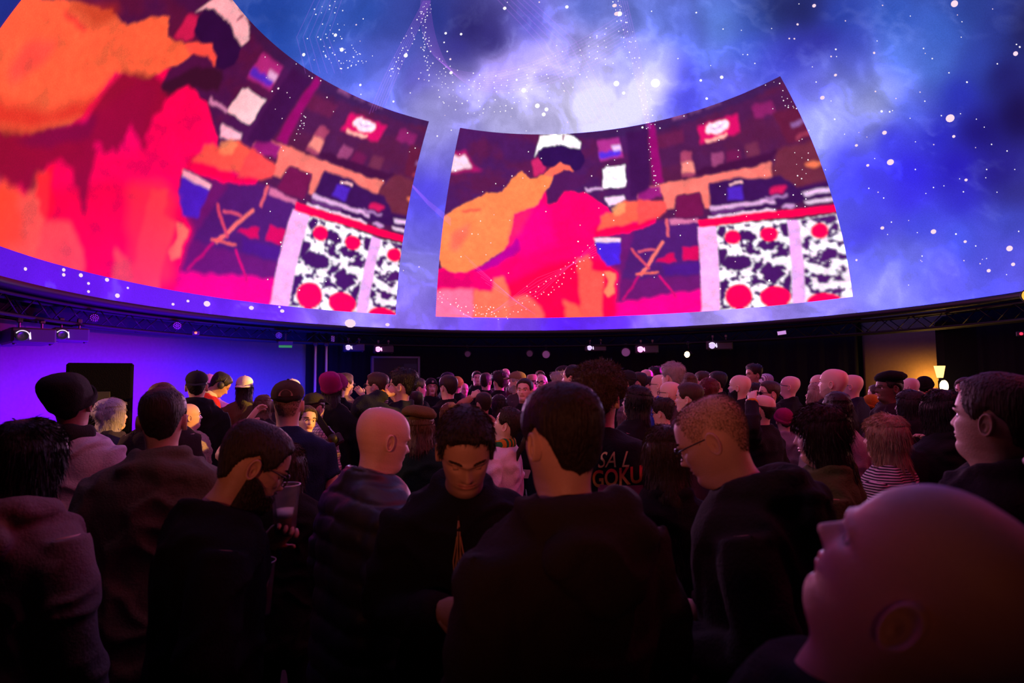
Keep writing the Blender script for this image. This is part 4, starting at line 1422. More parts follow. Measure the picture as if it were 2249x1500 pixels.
def body_mesh(hd, pose, arms, build, lod, mats, curls=(.6, .6), palms=None, brows=True, shut=False):
    n = (26, 38, 76)[lod]
    zs = np.concatenate([np.linspace(.235, .2335, 2), np.linspace(.229, .205, (3, 4, 7)[lod]), np.linspace(.198, .15, (5, 7, 12)[lod]), np.linspace(.144, .0, (18, 26, 58)[lod]), np.linspace(-.006, -.12, (7, 10, 18)[lod]), [-.145, -.18, -.28, -.45, -.62, -.72, -.80]])
    th = theta_grid(n)
    Zg, Tg = np.meshgrid(zs, th, indexing='ij')
    P_ = hd.pts(Zg, Tg)
    V = pose.head(P_).reshape(-1, 3)
    Q = grid_faces(len(zs), n)[:, ::-1]
    # lips and eyebrows by region
    c = P_.reshape(-1, 3)[Q].mean(1)
    fm = np.zeros(len(Q), int)
    fm[(c[:, 1] > .06) & (np.abs(c[:, 0]) < .024) & (c[:, 2] > .0475) & (c[:, 2] < .0675)] = 1
    bz = .139 + .004 * np.sin((np.abs(c[:, 0]) - .014) / .036 * np.pi)
    if lod == 0:
        fm[(c[:, 1] > .05) & (np.abs(c[:, 0]) > .013) & (np.abs(c[:, 0]) < .052) & (np.abs(c[:, 2] - bz) < .0055)] = 2
    mb = MB()
    mb.add(V, Q, m=fm)
    k = len(zs)
    top, bot = V[:n].mean(0), V[-n:].mean(0)
    mb.add(np.vstack([V[:n], top]), T=[[n, i, (i + 1) % n] for i in range(n)][::1])
    mb.add(np.vstack([V[-n:], bot]), T=[[n, (i + 1) % n, i] for i in range(n)])
    for s_ in (-1, 1):
        # ear
        ne = (8, 12, 18)[lod]
        a_ = np.linspace(0, 2 * np.pi, ne, endpoint=False)
        rings = [(1.0, -.006), (1.03, .004), (1.0, .0095), (.88, .0105), (.76, .006), (.58, .0045), (.44, .0075), (.3, .004), (.05, .002)]
        E_ = []
        for rr, o_ in rings:
            sh = 1 + .10 * np.sin(a_)
            yy_ = -rr * .0175 * np.cos(a_) * sh
            zz_ = rr * .033 * np.sin(a_) * np.where(np.sin(a_) < 0, .9, 1)
            if rr < .65:
                yy_, zz_ = yy_ + .0035, zz_ - .006
            E_.append(np.stack([s_ * (o_ + .25 * (.0175 - yy_) * .42 * (rr > .6) * (o_ > 0)), yy_, zz_], -1))
        E_ = np.concatenate(E_)
        xw = float(hd.pts(np.array([.105]), np.array([math.pi / 2 * 1.08]))[0][0])
        E_ = E_ + np.array([s_ * (xw + .004), -.016, .104])
        fe = grid_faces(len(rings), ne)
        mb.add(pose.head(E_), fe if s_ < 0 else fe[:, ::-1])
        # eye
        if lod > 0:
            eb = MB().ellipsoid((0, 0, 0), (.0128, .0128, .0128), 12, 9)
            ev = np.concatenate(eb.V)
            yc = float(hd.pts(np.array([.117]), np.array([.36]))[0][1])
            mb.add(pose.head(ev + np.array([s_ * .0315, yc - .0065, .1165])), eb.Q[0], eb.T[0], m=0 if shut else 3)
            ib = MB().ellipsoid((0, 0, 0), (.0058, .003, .0058) if not shut else (.0115, .002, .0009), 10, 6)
            mb.add(pose.head(np.concatenate(ib.V) + np.array([s_ * .0315, yc + .0050 - (.0012 if shut else 0), .1165 - (.005 if shut else 0)])), ib.Q[0], ib.T[0], m=4)
        else:
            yc = float(hd.pts(np.array([.117]), np.array([.36]))[0][1])
            ib = MB().ellipsoid((0, 0, 0), (.010, .004, .0055), 8, 5)
            mb.add(pose.head(np.concatenate(ib.V) + np.array([s_ * .032, yc + .001, .117])), ib.Q[0], ib.T[0], m=4)
        # eyebrow hairs
        if lod > 0 and brows:
            nb = 130 if lod == 2 else 70
            u_ = np.random.default_rng(3).random((3, nb))
            xb = .014 + .037 * u_[0]
            zb = .1375 + .0045 * np.sin((xb - .014) / .037 * np.pi * .85) + (u_[1] - .5) * .0065
            wb = .0016 if lod == 1 else .0009
            tb = np.arcsin(np.clip((xb / (spline(zb, HZ, HW) * hd.w)), 0, 1) ** (1 / .92)) * s_
            p0 = hd.pts(zb, tb, np.full(nb, .0004))
            dz = np.stack([s_ * np.full(nb, .8), -.2 + 0 * xb, .35 - .5 * u_[2]], -1) * .010
            up_ = np.array([0, 0, wb])
            mb.add(pose.head(np.concatenate([p0 - up_, p0 + up_, p0 + dz + np.array([0, .001, 0])])), T=[[i, i + nb, i + 2 * nb] for i in range(nb)], m=2)
        # arm with hand
        S, El, W_ = arm_joints(s_, arms[0 if s_ < 0 else 1], build)
        p = arm_path(S, El, W_)
        m_ = len(p)
        rad = np.interp(np.linspace(0, 1, m_), [0, .15, .45, .52, .62, 1], [.045, .05, .042, .038, .041, .026]) * (1 + .3 * (build - 1))
        sub = MB().tube(p, rad, n=10)
        d = W_ - El
        pal = np.array([-s_ * 1., .2, .1]) if palms is None or palms[0 if s_ < 0 else 1] is None else np.array(palms[0 if s_ < 0 else 1], float)
        add_hand(sub, W_, d, pal, s_, curls[0 if s_ < 0 else 1], fine=lod > 0)
        mb.add(pose.lean(np.concatenate(sub.V)), np.concatenate(sub.Q), np.concatenate(sub.T))
        # leg
        sub = MB().tube([(s_ * .09, -.01, .90), (s_ * .095, 0, .70), (s_ * .10, .005, .50), (s_ * .105, -.01, .32), (s_ * .11, -.03, .10), (s_ * .11, -.02, .03)], [.085, .078, .055, .052, .036, .036], n=8)
        mb.add(np.concatenate(sub.V), np.concatenate(sub.Q), np.concatenate(sub.T))
    return mb.mesh('person', mats)


def remeshed(mb, voxel, smooth=6):
    me = mb.mesh('tmp')
    o = bpy.data.objects.new('tmp', me)
    COL.objects.link(o)
    md = o.modifiers.new('r', 'REMESH')
    md.mode = 'VOXEL'
    md.voxel_size = voxel
    ms = o.modifiers.new('s', 'SMOOTH')
    ms.factor = .5
    ms.iterations = smooth
    dg = bpy.context.evaluated_depsgraph_get()
    ev = o.evaluated_get(dg)
    m2 = bpy.data.meshes.new_from_object(ev)
    bpy.data.objects.remove(o)
    bpy.data.meshes.remove(me)
    return m2


def mesh_co(me):
    v = np.zeros(len(me.vertices) * 3, np.float32)
    me.vertices.foreach_get('co', v)
    nr = np.zeros(len(me.vertices) * 3, np.float32)
    me.vertices.foreach_get('normal', nr)
    return v.reshape(-1, 3).astype(float), nr.reshape(-1, 3).astype(float)


TOPS = {}
#        height  width  front  back
TORSO = np.array([[1.495, .074, .050, -.088], [1.475, .092, .064, -.098], [1.452, .132, .080, -.108], [1.428, .172, .094, -.118], [1.39, .193, .108, -.128],
                  [1.32, .197, .122, -.134], [1.22, .187, .128, -.128], [1.08, .175, .124, -.116], [.97, .178, .122, -.124], [.86, .184, .120, -.130], [.80, .182, .115, -.128]])


def top_mesh(kind, arms, build, lean, side, lod, fem, seed):
    """upper garment: torso, sleeves, collar or hood, made one surface"""
    key = (kind, tuple(map(str, arms)), round(build, 2), lean, side, lod, fem, seed if lod == 2 else seed % 3)
    if key in TOPS:
        return TOPS[key]
    th_ = {'tee': 0, 'jumper': .006, 'shirt': .004, 'jacket': .014, 'hoodie': .014, 'coat': .02, 'puffer': .028, 'fur': .024, 'scarf': .01, 'polo': .003}[kind]
    long_ = kind in ('coat', 'puffer', 'fur', 'jacket')
    n = 28
    a_ = np.linspace(0, 2 * np.pi, n, endpoint=False)
    mb = MB()
    V = []
    for z, w_, f, b_ in TORSO:
        bw = build * (.93 if fem else 1.)
        low = max(0, (1.35 - z) * 1.2)
        w2 = w_ * (1 + (bw - 1) * (1 if z < 1.47 else .3)) + th_
        f2 = f * (1 + (build - 1) * (1 + 1.5 * min(low, .5))) + th_ + (.022 * math.exp(-((z - 1.27) / .06) ** 2) if fem else 0)
        b2 = b_ * (1 + (build - 1) * .8) - th_
        if z < .9 and long_:
            w2 += .015
        cs, sn = np.cos(a_), np.sin(a_)
        ym = -.015
        x = w2 * np.sign(sn) * np.abs(sn) ** .82
        y = np.where(cs > 0, ym + (f2 - ym) * np.abs(cs) ** .8, ym - (ym - b2) * np.abs(cs) ** .8)
        V.append(np.stack([x, y, np.full(n, z)], -1))
    if long_:
        V.append(V[-1] * np.array([1, 1, 0]) + np.array([0, 0, .70]))
    mb.add(np.concatenate(V), grid_faces(len(V), n))
    for i in (0, len(V) - 1):
        mb.add(np.vstack([V[i], V[i].mean(0)]), T=[[n, j, (j + 1) % n] if i == 0 else [n, (j + 1) % n, j] for j in range(n)])
    for s_ in (-1, 1):
        S, El, W_ = arm_joints(s_, arms[0 if s_ < 0 else 1], build)
        p = arm_path(S, El, W_)
        if kind in ('tee', 'polo'):
            p = p[:6]
            rad = np.array([.066, .071, .068, .064, .062, .062]) * (1 + .5 * (build - 1))
        else:
            m_ = len(p)
            rad = np.interp(np.linspace(0, 1, m_), [0, .12, .45, .55, .85, 1], [.064, .070, .058, .056, .045, .043]) * (1 + .5 * (build - 1)) + th_ * .8
        mb.tube(p, rad, n=14)
    if kind in ('hoodie',):
        t = np.linspace(-2.75, 2.75, 22)
        path = np.stack([.108 * np.sin(t), -.028 - .100 * np.cos(t), 1.478 + .016 * np.cos(t) - .05 * (np.abs(t) > 2.2) * (np.abs(t) - 2.2) * 2], -1)
        mb.tube(path, np.interp(np.abs(t), [0, 1.2, 2.0, 2.75], [.050, .040, .030, .018]), n=12)
        mb.ellipsoid((0, -.155, 1.415), (.135, .052, .085), 16, 10)
        mb.ellipsoid((0, -.165, 1.36), (.075, .04, .07), 14, 8)
    elif kind in ('coat', 'jacket', 'puffer', 'shirt', 'polo', 'fur', 'scarf'):
        h_ = {'coat': .030, 'jacket': .026, 'puffer': .036, 'shirt': .016, 'polo': .013, 'fur': .045, 'scarf': .042}[kind]
        t = np.linspace(-2.8, 2.8, 20)
        path = np.stack([.084 * np.sin(t), -.022 - .078 * np.cos(t), 1.492 + .012 * np.cos(t) - .02 * (np.abs(t) / 2.8) ** 2], -1)
        mb.tube(path, np.stack([np.full(20, h_), np.full(20, h_ * .7)], 1), n=10, up=(0, 0, 1))
        if kind == 'coat':
            mb.ellipsoid((0, -.125, 1.445), (.14, .03, .045), 14, 8)
    else:
        t = np.linspace(0, 2 * np.pi, 24, endpoint=False)
        mb.tube(np.stack([.073 * np.sin(t), -.02 + .068 * np.cos(t), 1.490 - .015 * np.cos(t)], -1), .011, n=8, closed=True, up=(0, 0, 1))
    vox = (.028, .021, .0115)[lod]
    me = remeshed(mb, vox, (5, 6, 6)[lod])
    v, nr = mesh_co(me)
    # folds
    sd = (seed % 17) * 3.1
    f1 = fbm(np.stack([v[:, 0] * 9 + sd, v[:, 1] * 9, v[:, 2] * 4 + v[:, 0] * 5], -1), 3) - .5
    rid = 1 - np.abs(2 * fbm(np.stack([v[:, 0] * 6 + v[:, 2] * 4, v[:, 1] * 6 + sd, v[:, 2] * 7 - v[:, 0] * 4], -1), 2) - 1)
    amp = {'tee': .010, 'puffer': .008}.get(kind, .019)
    disp = f1 * amp + (sstep(.72, 1., rid) - .2) * amp * .8
    if kind == 'puffer':
        ph = (v[:, 2] * 1. + .12 * np.abs(v[:, 0])) / .085
        disp += .014 * np.abs(np.sin(ph * np.pi)) ** .5 - .012
    if kind == 'fur':
        disp += (vnoise(v * 70) - .5) * .02
    if kind == 'jumper' and lod == 2:
        pass
    v = v + nr * disp[:, None]
    v = Pose(lean=lean, side=side).lean(v)
    me.vertices.foreach_set('co', v.astype(np.float32).ravel())
    me.polygons.foreach_set('use_smooth', np.ones(len(me.polygons), bool))
    me.materials.clear()
    me.materials.append(None)
    me.name = kind
    me.update()
    TOPS[key] = me
    return me


def trouser_mesh():
    mb = MB()
    mb.tube([(0, -.005, 1.0), (0, -.005, .93), (0, -.008, .86), (0, -.005, .78)], np.array([[.118, .162], [.128, .172], [.132, .178], [.10, .15]]), n=20, up=(0, 1, 0))
    for s_ in (-1, 1):
        mb.tube([(s_ * .085, -.008, .86), (s_ * .095, 0, .68), (s_ * .10, .005, .48), (s_ * .105, -.008, .30), (s_ * .11, -.02, .07)], [.098, .092, .074, .068, .064], n=14)
    me = remeshed(mb, .02, 5)
    me.polygons.foreach_set('use_smooth', np.ones(len(me.polygons), bool))
    me.materials.append(None)
    return me


def shoe_mesh():
    mb = MB()
    y = np.array([-.085, -.07, -.03, .02, .08, .13, .17, .185])
    w_ = np.array([.02, .034, .038, .040, .046, .045, .032, .01])
    h = np.array([.05, .075, .085, .075, .055, .045, .035, .015])
    n = 14
    a_ = np.linspace(0, 2 * np.pi, n, endpoint=False)
    V = np.concatenate([np.stack([wi * np.sign(np.cos(a_)) * np.abs(np.cos(a_)) ** .7, np.full(n, yi), np.maximum(0, hi / 2 + hi / 2 * np.sin(a_) * 1.)], -1) for yi, wi, hi in zip(y, w_, h)])
    mb.add(V, grid_faces(len(y), n)[:, ::-1])
    me = mb.mesh('shoe', [pmat('dark_leather', (.015, .013, .012), .5)])
    return me


TROUSERS, SHOE = trouser_mesh(), shoe_mesh()

# lower edge of hair by angle from the front (degrees) for several cuts
HLINE = {'short': ([0, 30, 52, 66, 78, 92, 112, 140, 180], [.192, .190, .178, .125, .105, .145, .125, .058, .040]),
         'bob': ([0, 25, 42, 55, 80, 120, 180], [.186, .180, .150, .02, -.015, -.03, -.04]),
         'fringe': ([0, 30, 46, 56, 80, 120, 180], [.140, .140, .135, .02, -.015, -.03, -.04]),
         'recede': ([0, 25, 45, 60, 72, 92, 112, 140, 180], [.212, .222, .205, .150, .110, .145, .125, .058, .040]),
         'beanie': ([0, 40, 80, 110, 180], [.163, .158, .118, .100, .062]), 'cap': ([0, 50, 90, 130, 180], [.166, .164, .156, .142, .132])}


def shell(hd, pose, line, thick, lod, noise=0., nscale=40., top=None, bald=0., face_cut=None, zlow=-.05, flat=0.):
    """a layer over the scalp: outside its edge it dives under the skin"""
    n = (30, 44, 84)[lod]
    zs = np.concatenate([[.2349, .2335, .229], np.linspace(.222, .19, (4, 6, 10)[lod]), np.linspace(.18, zlow, (15, 24, 44)[lod])])
    th = np.linspace(-np.pi, np.pi, n, endpoint=False)
    Zg, Tg = np.meshgrid(zs, th, indexing='ij')
    zb = np.interp(np.abs(np.degrees(Tg)), *line)
    base = hd.pts(Zg, Tg, face=False)
    if noise:
        zb = zb + (vnoise(base * 55 + 4) - .5) * .010
    mk = sstep(-.004, .010, Zg - zb)
    tp = thick if top is None else top
    t = thick + (tp - thick) * sstep(.12, .21, Zg)
    if bald:
        dd = np.hypot(base[..., 0], (base[..., 1] + .045))
        mk = mk * (1 - (1 - sstep(bald * .6, bald, dd + (vnoise(base * 60) - .5) * .02)) * (Zg > .15))
    if noise:
        t = t * (1 + noise * (fbm(base * nscale, 3) - .5) * 2)
    off = t * mk - .007 * (1 - mk)
    P_ = hd.pts(Zg, Tg, off, face=False)
    Q = grid_faces(len(zs), n)[:, ::-1]
    keep = mk.ravel()[Q].max(1) > .02
    V = P_.reshape(-1, 3)
    tcap = np.array([[n, i, (i + 1) % n] for i in range(n)])
    return V, Q[keep], mk.ravel(), tcap


def strands(V, Q, mk, count, length, sd, up=.35, wd=.0011, jit=.5, grav=None):
    """thin tapering triangles growing out of the hair layer"""
    r = np.random.default_rng(sd)
    Qk = Q[mk[Q].min(1) > .5]
    if not len(Qk):
        return None
    tri = V[Qk]
    ar = np.linalg.norm(np.cross(tri[:, 2] - tri[:, 0], tri[:, 3] - tri[:, 1]), axis=1)
    f = r.choice(len(Qk), count, p=ar / ar.sum())
    a_, b_ = r.random((2, count, 1))
    q = tri[f]
    p = (q[:, 0] * (1 - a_) + q[:, 1] * a_) * (1 - b_) + (q[:, 3] * (1 - a_) + q[:, 2] * a_) * b_
    nr = np.cross(q[:, 2] - q[:, 0], q[:, 3] - q[:, 1])
    nr /= np.linalg.norm(nr, axis=1)[:, None] + 1e-12
    c = np.array([0, -.01, .11])
    nr *= np.sign(((p - c) * nr).sum(1))[:, None]
    # combed away from the crown
    crown = np.array([0, -.05, .24])
    flow = p - crown
    flow = flow - nr * (flow * nr).sum(1)[:, None]
    flow /= np.linalg.norm(flow, axis=1)[:, None] + 1e-9
    d = flow + nr * up + r.normal(0, jit, (count, 3)) * .6
    d /= np.linalg.norm(d, axis=1)[:, None]
    ln = length * r.uniform(.5, 1.2, (count, 1))
    sd_ = np.cross(d, r.normal(0, 1, (count, 3)))
    sd_ /= np.linalg.norm(sd_, axis=1)[:, None] + 1e-9
    p0 = p - nr * .002
    W_ = np.concatenate([p0 - sd_ * wd, p0 + sd_ * wd, p0 + d * ln * .55 + nr * .0 + sd_ * wd * .6, p0 + d * ln - nr * ln * .12])
    i = np.arange(count)
    T = np.concatenate([np.stack([i, i + count, i + 2 * count], 1), np.stack([i, i + 2 * count, i + 3 * count], 1)])
    return W_, T


def hang(hd, length, spread, lod, front=58, wavy=0., thick=.022, sd=0, top=.19):
    """long hair: crescent sections from the crown down past the shoulders"""
    n = (16, 24, 40)[lod]
    m_ = (12, 18, 34)[lod]
    zs = np.linspace(top, -length, m_)
    V = []
    for z in zs:
        k = sstep(.11, -.06, z)
        f0 = math.radians(front + (18 * sstep(.0, -length, z)))
        t = np.linspace(f0, 2 * np.pi - f0, n)
        zz = np.full(n, max(z, .06))
        hp_ = hd.pts(zz, t, np.full(n, thick), face=False)[:, :2]
        el = np.stack([np.sin(t) * (.088 + spread * min(1, max(0, -z) * 4)), -.03 + np.cos(t) * (.095 + spread * .35 * min(1, max(0, -z) * 4))], -1)
        o = hp_ * (1 - k) + el * k
        if wavy:
            o = o * (1 + wavy * (fbm(np.stack([t * 4, np.full(n, z * 22), np.full(n, sd * 1.)], -1), 2) - .5)[:, None])
        endk = sstep(-length + .06, -length, z)
        inner = o * (1 - (.16 + .0 * k)) + np.array([0, -.012]) * .1
        if z == zs[-1]:
            o = o * .93
        V.append(np.concatenate([np.column_stack([o, np.full(n, z) + (vnoise(np.stack([t * 9, t * 0 + sd, t * 0], -1)) - .5) * .05 * endk]), np.column_stack([inner, np.full(n, z)])[::-1]]))
    V = np.array(V)
    nn = 2 * n
    Q = grid_faces(m_, nn)[:, ::-1]
    Vf = V.reshape(-1, 3)
    caps = []
    for r_, fl in ((0, False), (m_ - 1, True)):
        for i in range(n - 1):
            f = [r_ * nn + i, r_ * nn + i + 1, r_ * nn + nn - 2 - i, r_ * nn + nn - 1 - i]
            caps.append(f if fl else f[::-1])
    return Vf, np.concatenate([Q, np.array(caps)])


BLK, DBR, BRN, LBR, GRY, BLD, RED_, WHT = (.010, .008, .008), (.020, .012, .009), (.045, .024, .014), (.10, .055, .028), (.28, .26, .27), (.34, .22, .11), (.09, .022, .014), (.55, .52, .52)
SK = {'light': (.62, .40, .31), 'fair': (.70, .48, .39), 'tan': (.46, .27, .19), 'dark': (.13, .07, .05), 'pinkish': (.66, .40, .33)}
LIPS, BROW = pmat('lips', (.42, .17, .15), .4), pmat('eyebrow', (.03, .02, .015), .8)
EYEW, IRIS = pmat('eye_white', (.6, .58, .56), .25, spec=.5), pmat('iris', (.02, .015, .012), .2, spec=.6)
REPORT = []


SPECS = []


def person(*a, **k):
    SPECS.append([list(a), k])


def build_person(label, cx, top, hp, deg, pitch=0, hair='short', hc=BRN, wear='tee', col=(.015, .015, .017), build=1., arms=('down', 'down'), lean=0, side=0, yaw=0, roll=0,
           skin='light', extra=(), Z=None, fem=False, lod=None, topmat=None, ckind=None, hatcol=(.02, .02, .022), curls=(.6, .6), palms=None, hatkw=None, beardc=None, group='people in the crowd', s=None, feet=0.):
    seed = sum(ord(c) * (i + 3) for i, c in enumerate(label)) % 9973
    if lod is None:
        lod = 2 if hp > 88 else 1 if hp > 40 else 0
    hd = Head(seed, fem, build)
    ps = Pose(pitch, yaw, roll, lean, side)
    sk = skinm(tuple(np.array(SK[skin]) * random.Random(seed).uniform(.9, 1.08)))
    hc_loc = ps.head(np.array([[0, -.008, .1175]]))[0]
    Zd = FPX * .235 / hp if Z is None else Z
    Pw = at(cx, top + hp * .5, Zd)
    if s is None:
        s = (Pw[2] - feet) / hc_loc[2]
    deg = deg + math.degrees(math.atan((cx - 1124.5) / FPX))      # facing is told relative to the line of sight
    f2 = np.array([math.sin(HEAD + math.radians(deg)), math.cos(HEAD + math.radians(deg))])
    rz = math.atan2(-f2[0], f2[1])
    c, sn = math.cos(rz), math.sin(rz)
    off = np.array([c * hc_loc[0] - sn * hc_loc[1], sn * hc_loc[0] + c * hc_loc[1]]) * s
    loc = np.array([Pw[0] - off[0], Pw[1] - off[1], feet])
    Rz = np.array([[c, -sn, 0], [sn, c, 0], [0, 0, 1]])
    # an arm told as (photo x, photo y, depth offset) reaches for that point
    arms = [a_ if isinstance(a_, str) else solve_arm((-1, 1)[i], Pose(lean=-lean, side=-side).lean(Rz.T @ (at(a_[0], a_[1], Zd + a_[2]) - loc) / s), build, a_[3] if len(a_) > 3 else .5) for i, a_ in enumerate(arms)]
    arms = tuple(arms)
    bm = body_mesh(hd, ps, arms, build, lod, [sk, LIPS, BROW if hair != 'bald' else pmat('eyebrow_fair', (.34, .20, .15), .8), EYEW, IRIS], curls, palms, hair != 'bald' or lod < 2, pitch < -15)
    body = link('person', bm)
    tag(body, label, 'person', group)
    body.location = tuple(loc)
    body.rotation_euler = (0, 0, rz)
    body.scale = (s, s, s)
    REPORT.append((label[:40], round(1.75 * s, 2), round(Zd, 2), round(Pw[0], 2), round(Pw[1], 2)))
    # garments
    me = top_mesh(wear, arms, build, lean, side, lod, fem, seed)
    nm = {'tee': 'tee_shirt', 'puffer': 'puffer_jacket', 'fur': 'fleece_coat', 'scarf': 'scarfed_jacket', 'polo': 'polo_shirt'}.get(wear, wear)
    to = link(nm, me, body)
    to.material_slots[0].link = 'OBJECT'
    to.material_slots[0].material = topmat or cloth(col, ckind or ('puffer' if wear == 'puffer' else 'fur' if wear == 'fur' else 'wool' if wear == 'jumper' else 'cloth'))
    tr = link('trousers', TROUSERS, body)
    tr.material_slots[0].link = 'OBJECT'
    tr.material_slots[0].material = cloth([(.012, .014, .022), (.015, .015, .016), (.03, .026, .02)][seed % 3])
    for s_ in (-1, 1):
        so_ = link('shoe', SHOE, body, (s_ * .11, -.01, 0))
    # hair
    hm = hairm(hc)
    st = (220, 800, 6000)[lod]
    mb = MB()
    done = False

    def lay(line, thick, noise, top_=None, bald=0., nsc=40., ln=.02, up=.16, jit=.2, cnt=1., zlow=-.05, only=False):
        V, Q, mk, tc = shell(hd, ps, HLINE[line], thick, lod, noise, nsc, top_, bald, zlow=zlow)
        if not only:
            mb.add(ps.head(V), Q)
        if ln:
            r_ = strands(V, Q, mk, int(st * cnt), ln, seed, up, .0008 if lod == 2 else .0016 if lod == 1 else .003, jit)
            if r_:
                mb.add(ps.head(r_[0]), T=r_[1])
    hatted = any(e in ('beanie', 'cap', 'backcap', 'beret', 'strawhat', 'slouch', 'flatcap') for e in extra)
    if hair == 'bald':
        pass
    elif hair == 'buzz':
        lay('recede' if seed % 2 else 'short', .0035 if lod < 2 else .0, .3, ln=.0085, up=.55, cnt=1.2 if lod < 2 else 6., only=lod == 2)
        done = True
    elif hair == 'balding':
        lay('short', .008, .4, bald=.045, ln=.020)
        done = True
    elif hair == 'fringe_bald':                     # hair only round the sides and back
        lay('recede', .006, .4, bald=.115, ln=.010)
        done = True
    elif hair == 'short':
        lay('short', .007 if lod == 2 else .010, .22, .014 if lod == 2 and not hatted else .020 if not hatted else .004, ln=.013 if not hatted else .008)
        done = True
    elif hair == 'messy':
        lay('short', .008, .35, .014, ln=.024, up=.2, jit=.35)
        done = True
    elif hair == 'quiff':
        lay('short', .010, .5, .036, ln=.03, up=.5)
        done = True
    elif hair == 'recede':
        lay('recede', .010, .5, .015, ln=.02)
        done = True
    elif hair == 'curly':
        lay('short', .028, .6, .045 if not hatted else .004, nsc=55., ln=.025, up=.9, jit=1.1, cnt=1.6)
        done = True
    elif hair in ('long', 'fringe', 'bob', 'curlylong', 'pony'):
        wv = .34 if hair == 'curlylong' else .07
        lay('fringe' if hair == 'fringe' else 'bob' if hair != 'pony' else 'short', .014, .35, .018 if not hatted else .003, ln=.035 if hair != 'pony' else .02, up=.12, jit=.25, zlow=-.05)
        if hair == 'pony':
            pts = np.array([(0, -.105, .165), (0, -.150, .165), (0, -.178, .11), (0, -.172, .03), (0, -.158, -.06), (0, -.15, -.14)])
            sub = MB().tube(pts, [.014, .026, .030, .027, .02, .006], n=10)
            mb.add(ps.head(np.concatenate(sub.V), .55), np.concatenate(sub.Q), np.concatenate(sub.T))
        else:
            ln_ = {'long': .30, 'fringe': .34, 'bob': .075, 'curlylong': .16}[hair]
            V, Q = hang(hd, ln_, {'long': .012, 'fringe': .016, 'bob': .012, 'curlylong': .055}[hair], lod, 58 if hair != 'fringe' else 60, wv if hair != 'bob' else .05, sd=seed % 50, top=.19 if not hatted else .13)
            mb.add(ps.head(V, .45), Q)
            cnt = st
            r_ = np.random.default_rng(seed)
            f = Q[r_.integers(0, len(Q), cnt)]
            b_ = r_.random((cnt, 1))
            p = V[f[:, 0]] * b_ + V[f[:, 2]] * (1 - b_)
            out = p * np.array([1, 1, 0]) + np.array([0, .02, 0])
            out /= np.linalg.norm(out, axis=1)[:, None] + 1e-9
            d = np.array([0, 0, -1.]) + out * .16 + r_.normal(0, .14 if hair != 'curlylong' else .6, (cnt, 3))
            d /= np.linalg.norm(d, axis=1)[:, None]
            ln2 = (.06 if hair != 'curlylong' else .03) * r_.uniform(.6, 1.3, (cnt, 1))
            sd_ = np.cross(d, r_.normal(0, 1, (cnt, 3)))
            sd_ /= np.linalg.norm(sd_, axis=1)[:, None]
            wd_ = .0013 if lod == 2 else .0025
            W_ = np.concatenate([p - sd_ * wd_, p + sd_ * wd_, p + d * ln2])
            i = np.arange(cnt)
            mb.add(ps.head(W_, .45), T=np.stack([i, i + cnt, i + 2 * cnt], 1))
        done = True
    if done:
        link('hair', mb.mesh('hair', [hm]), body)
    if 'beard' in extra or 'stubble' in extra:
        thick = .014 if 'beard' in extra else .0012
        n = (26, 40, 70)[lod]
        zs = np.linspace(.085, -.022, (14, 20, 36)[lod])
        th = np.linspace(-1.75, 1.75, n)
        Zg, Tg = np.meshgrid(zs, th, indexing='ij')
        P0 = hd.pts(Zg, Tg)
        zt = np.interp(np.abs(Tg), [0, .18, .35, .8, 1.3, 1.6], [.074, .073, .058, .055, .085, .10])
        lipm = np.exp(-((Zg - .058) / .010) ** 4) * np.exp(-(P0[..., 0] / .020) ** 4) * (P0[..., 1] > .05)
        mk = sstep(-.003, .006, zt - Zg) * (1 - sstep(.3, .7, lipm)) * sstep(1.72, 1.5, np.abs(Tg)) * sstep(-.022, -.008, Zg)
        t = thick * (.5 + .8 * np.exp(-(Tg / .5) ** 2)) * (1 + .5 * (fbm(P0 * 60, 2) - .5))
        c = np.array([0, .0, .05])
        d = P0 - c
        d /= np.linalg.norm(d, axis=-1)[..., None]
        Vb = (P0 + d * (t * mk - .006 * (1 - mk))[..., None]).reshape(-1, 3)
        Q = grid_faces(len(zs), n, wrap=False)
        Q = Q[mk.ravel()[Q].max(1) > .05]
        bb = MB().add(ps.head(Vb), Q)
        if 'beard' in extra:
            r_ = strands(Vb, Q, mk.ravel(), int(st * .4), .012, seed + 5, .6, .0012 if lod else .002)
            if r_:
                bb.add(ps.head(r_[0]), T=r_[1])
        link('beard', bb.mesh('beard', [hairm(beardc or hc) if 'beard' in extra else skinm(tuple(np.array(SK[skin]) * .72))]), body)
    if 'glasses' in extra or 'sunglasses' in extra:
        gb = MB()
        rw = .0022 if lod == 2 else .003 if lod == 1 else .004
        for s_ in (-1, 1):
            t = np.linspace(0, 2 * np.pi, 20, endpoint=False)
            gx = .0255 * np.sign(np.cos(t)) * np.abs(np.cos(t)) ** .7
            gz = .0185 * np.sign(np.sin(t)) * np.abs(np.sin(t)) ** .7
            y0 = .104 * hd.d
            gb.tube(ps.head(np.stack([s_ * .034 + gx, y0 - .25 * np.abs(s_ * .034 + gx) ** 1.0 * .4, .115 + gz], -1)), rw, n=6, closed=True)
            gb.tube(ps.head(np.array([(s_ * .060, y0 - .006, .122), (s_ * .074 * hd.w, .06, .124), (s_ * .079 * hd.w, .0, .125), (s_ * .077 * hd.w, -.025, .115)])), rw * .9, n=5)
        gb.tube(ps.head(np.array([(-.009, .106 * hd.d, .118), (0, .109 * hd.d, .121), (.009, .106 * hd.d, .118)])), rw, n=5)
        go = link('glasses', gb.mesh('glasses', [pmat('dark_frame', (.012, .011, .012), .3, spec=.5)]), body)
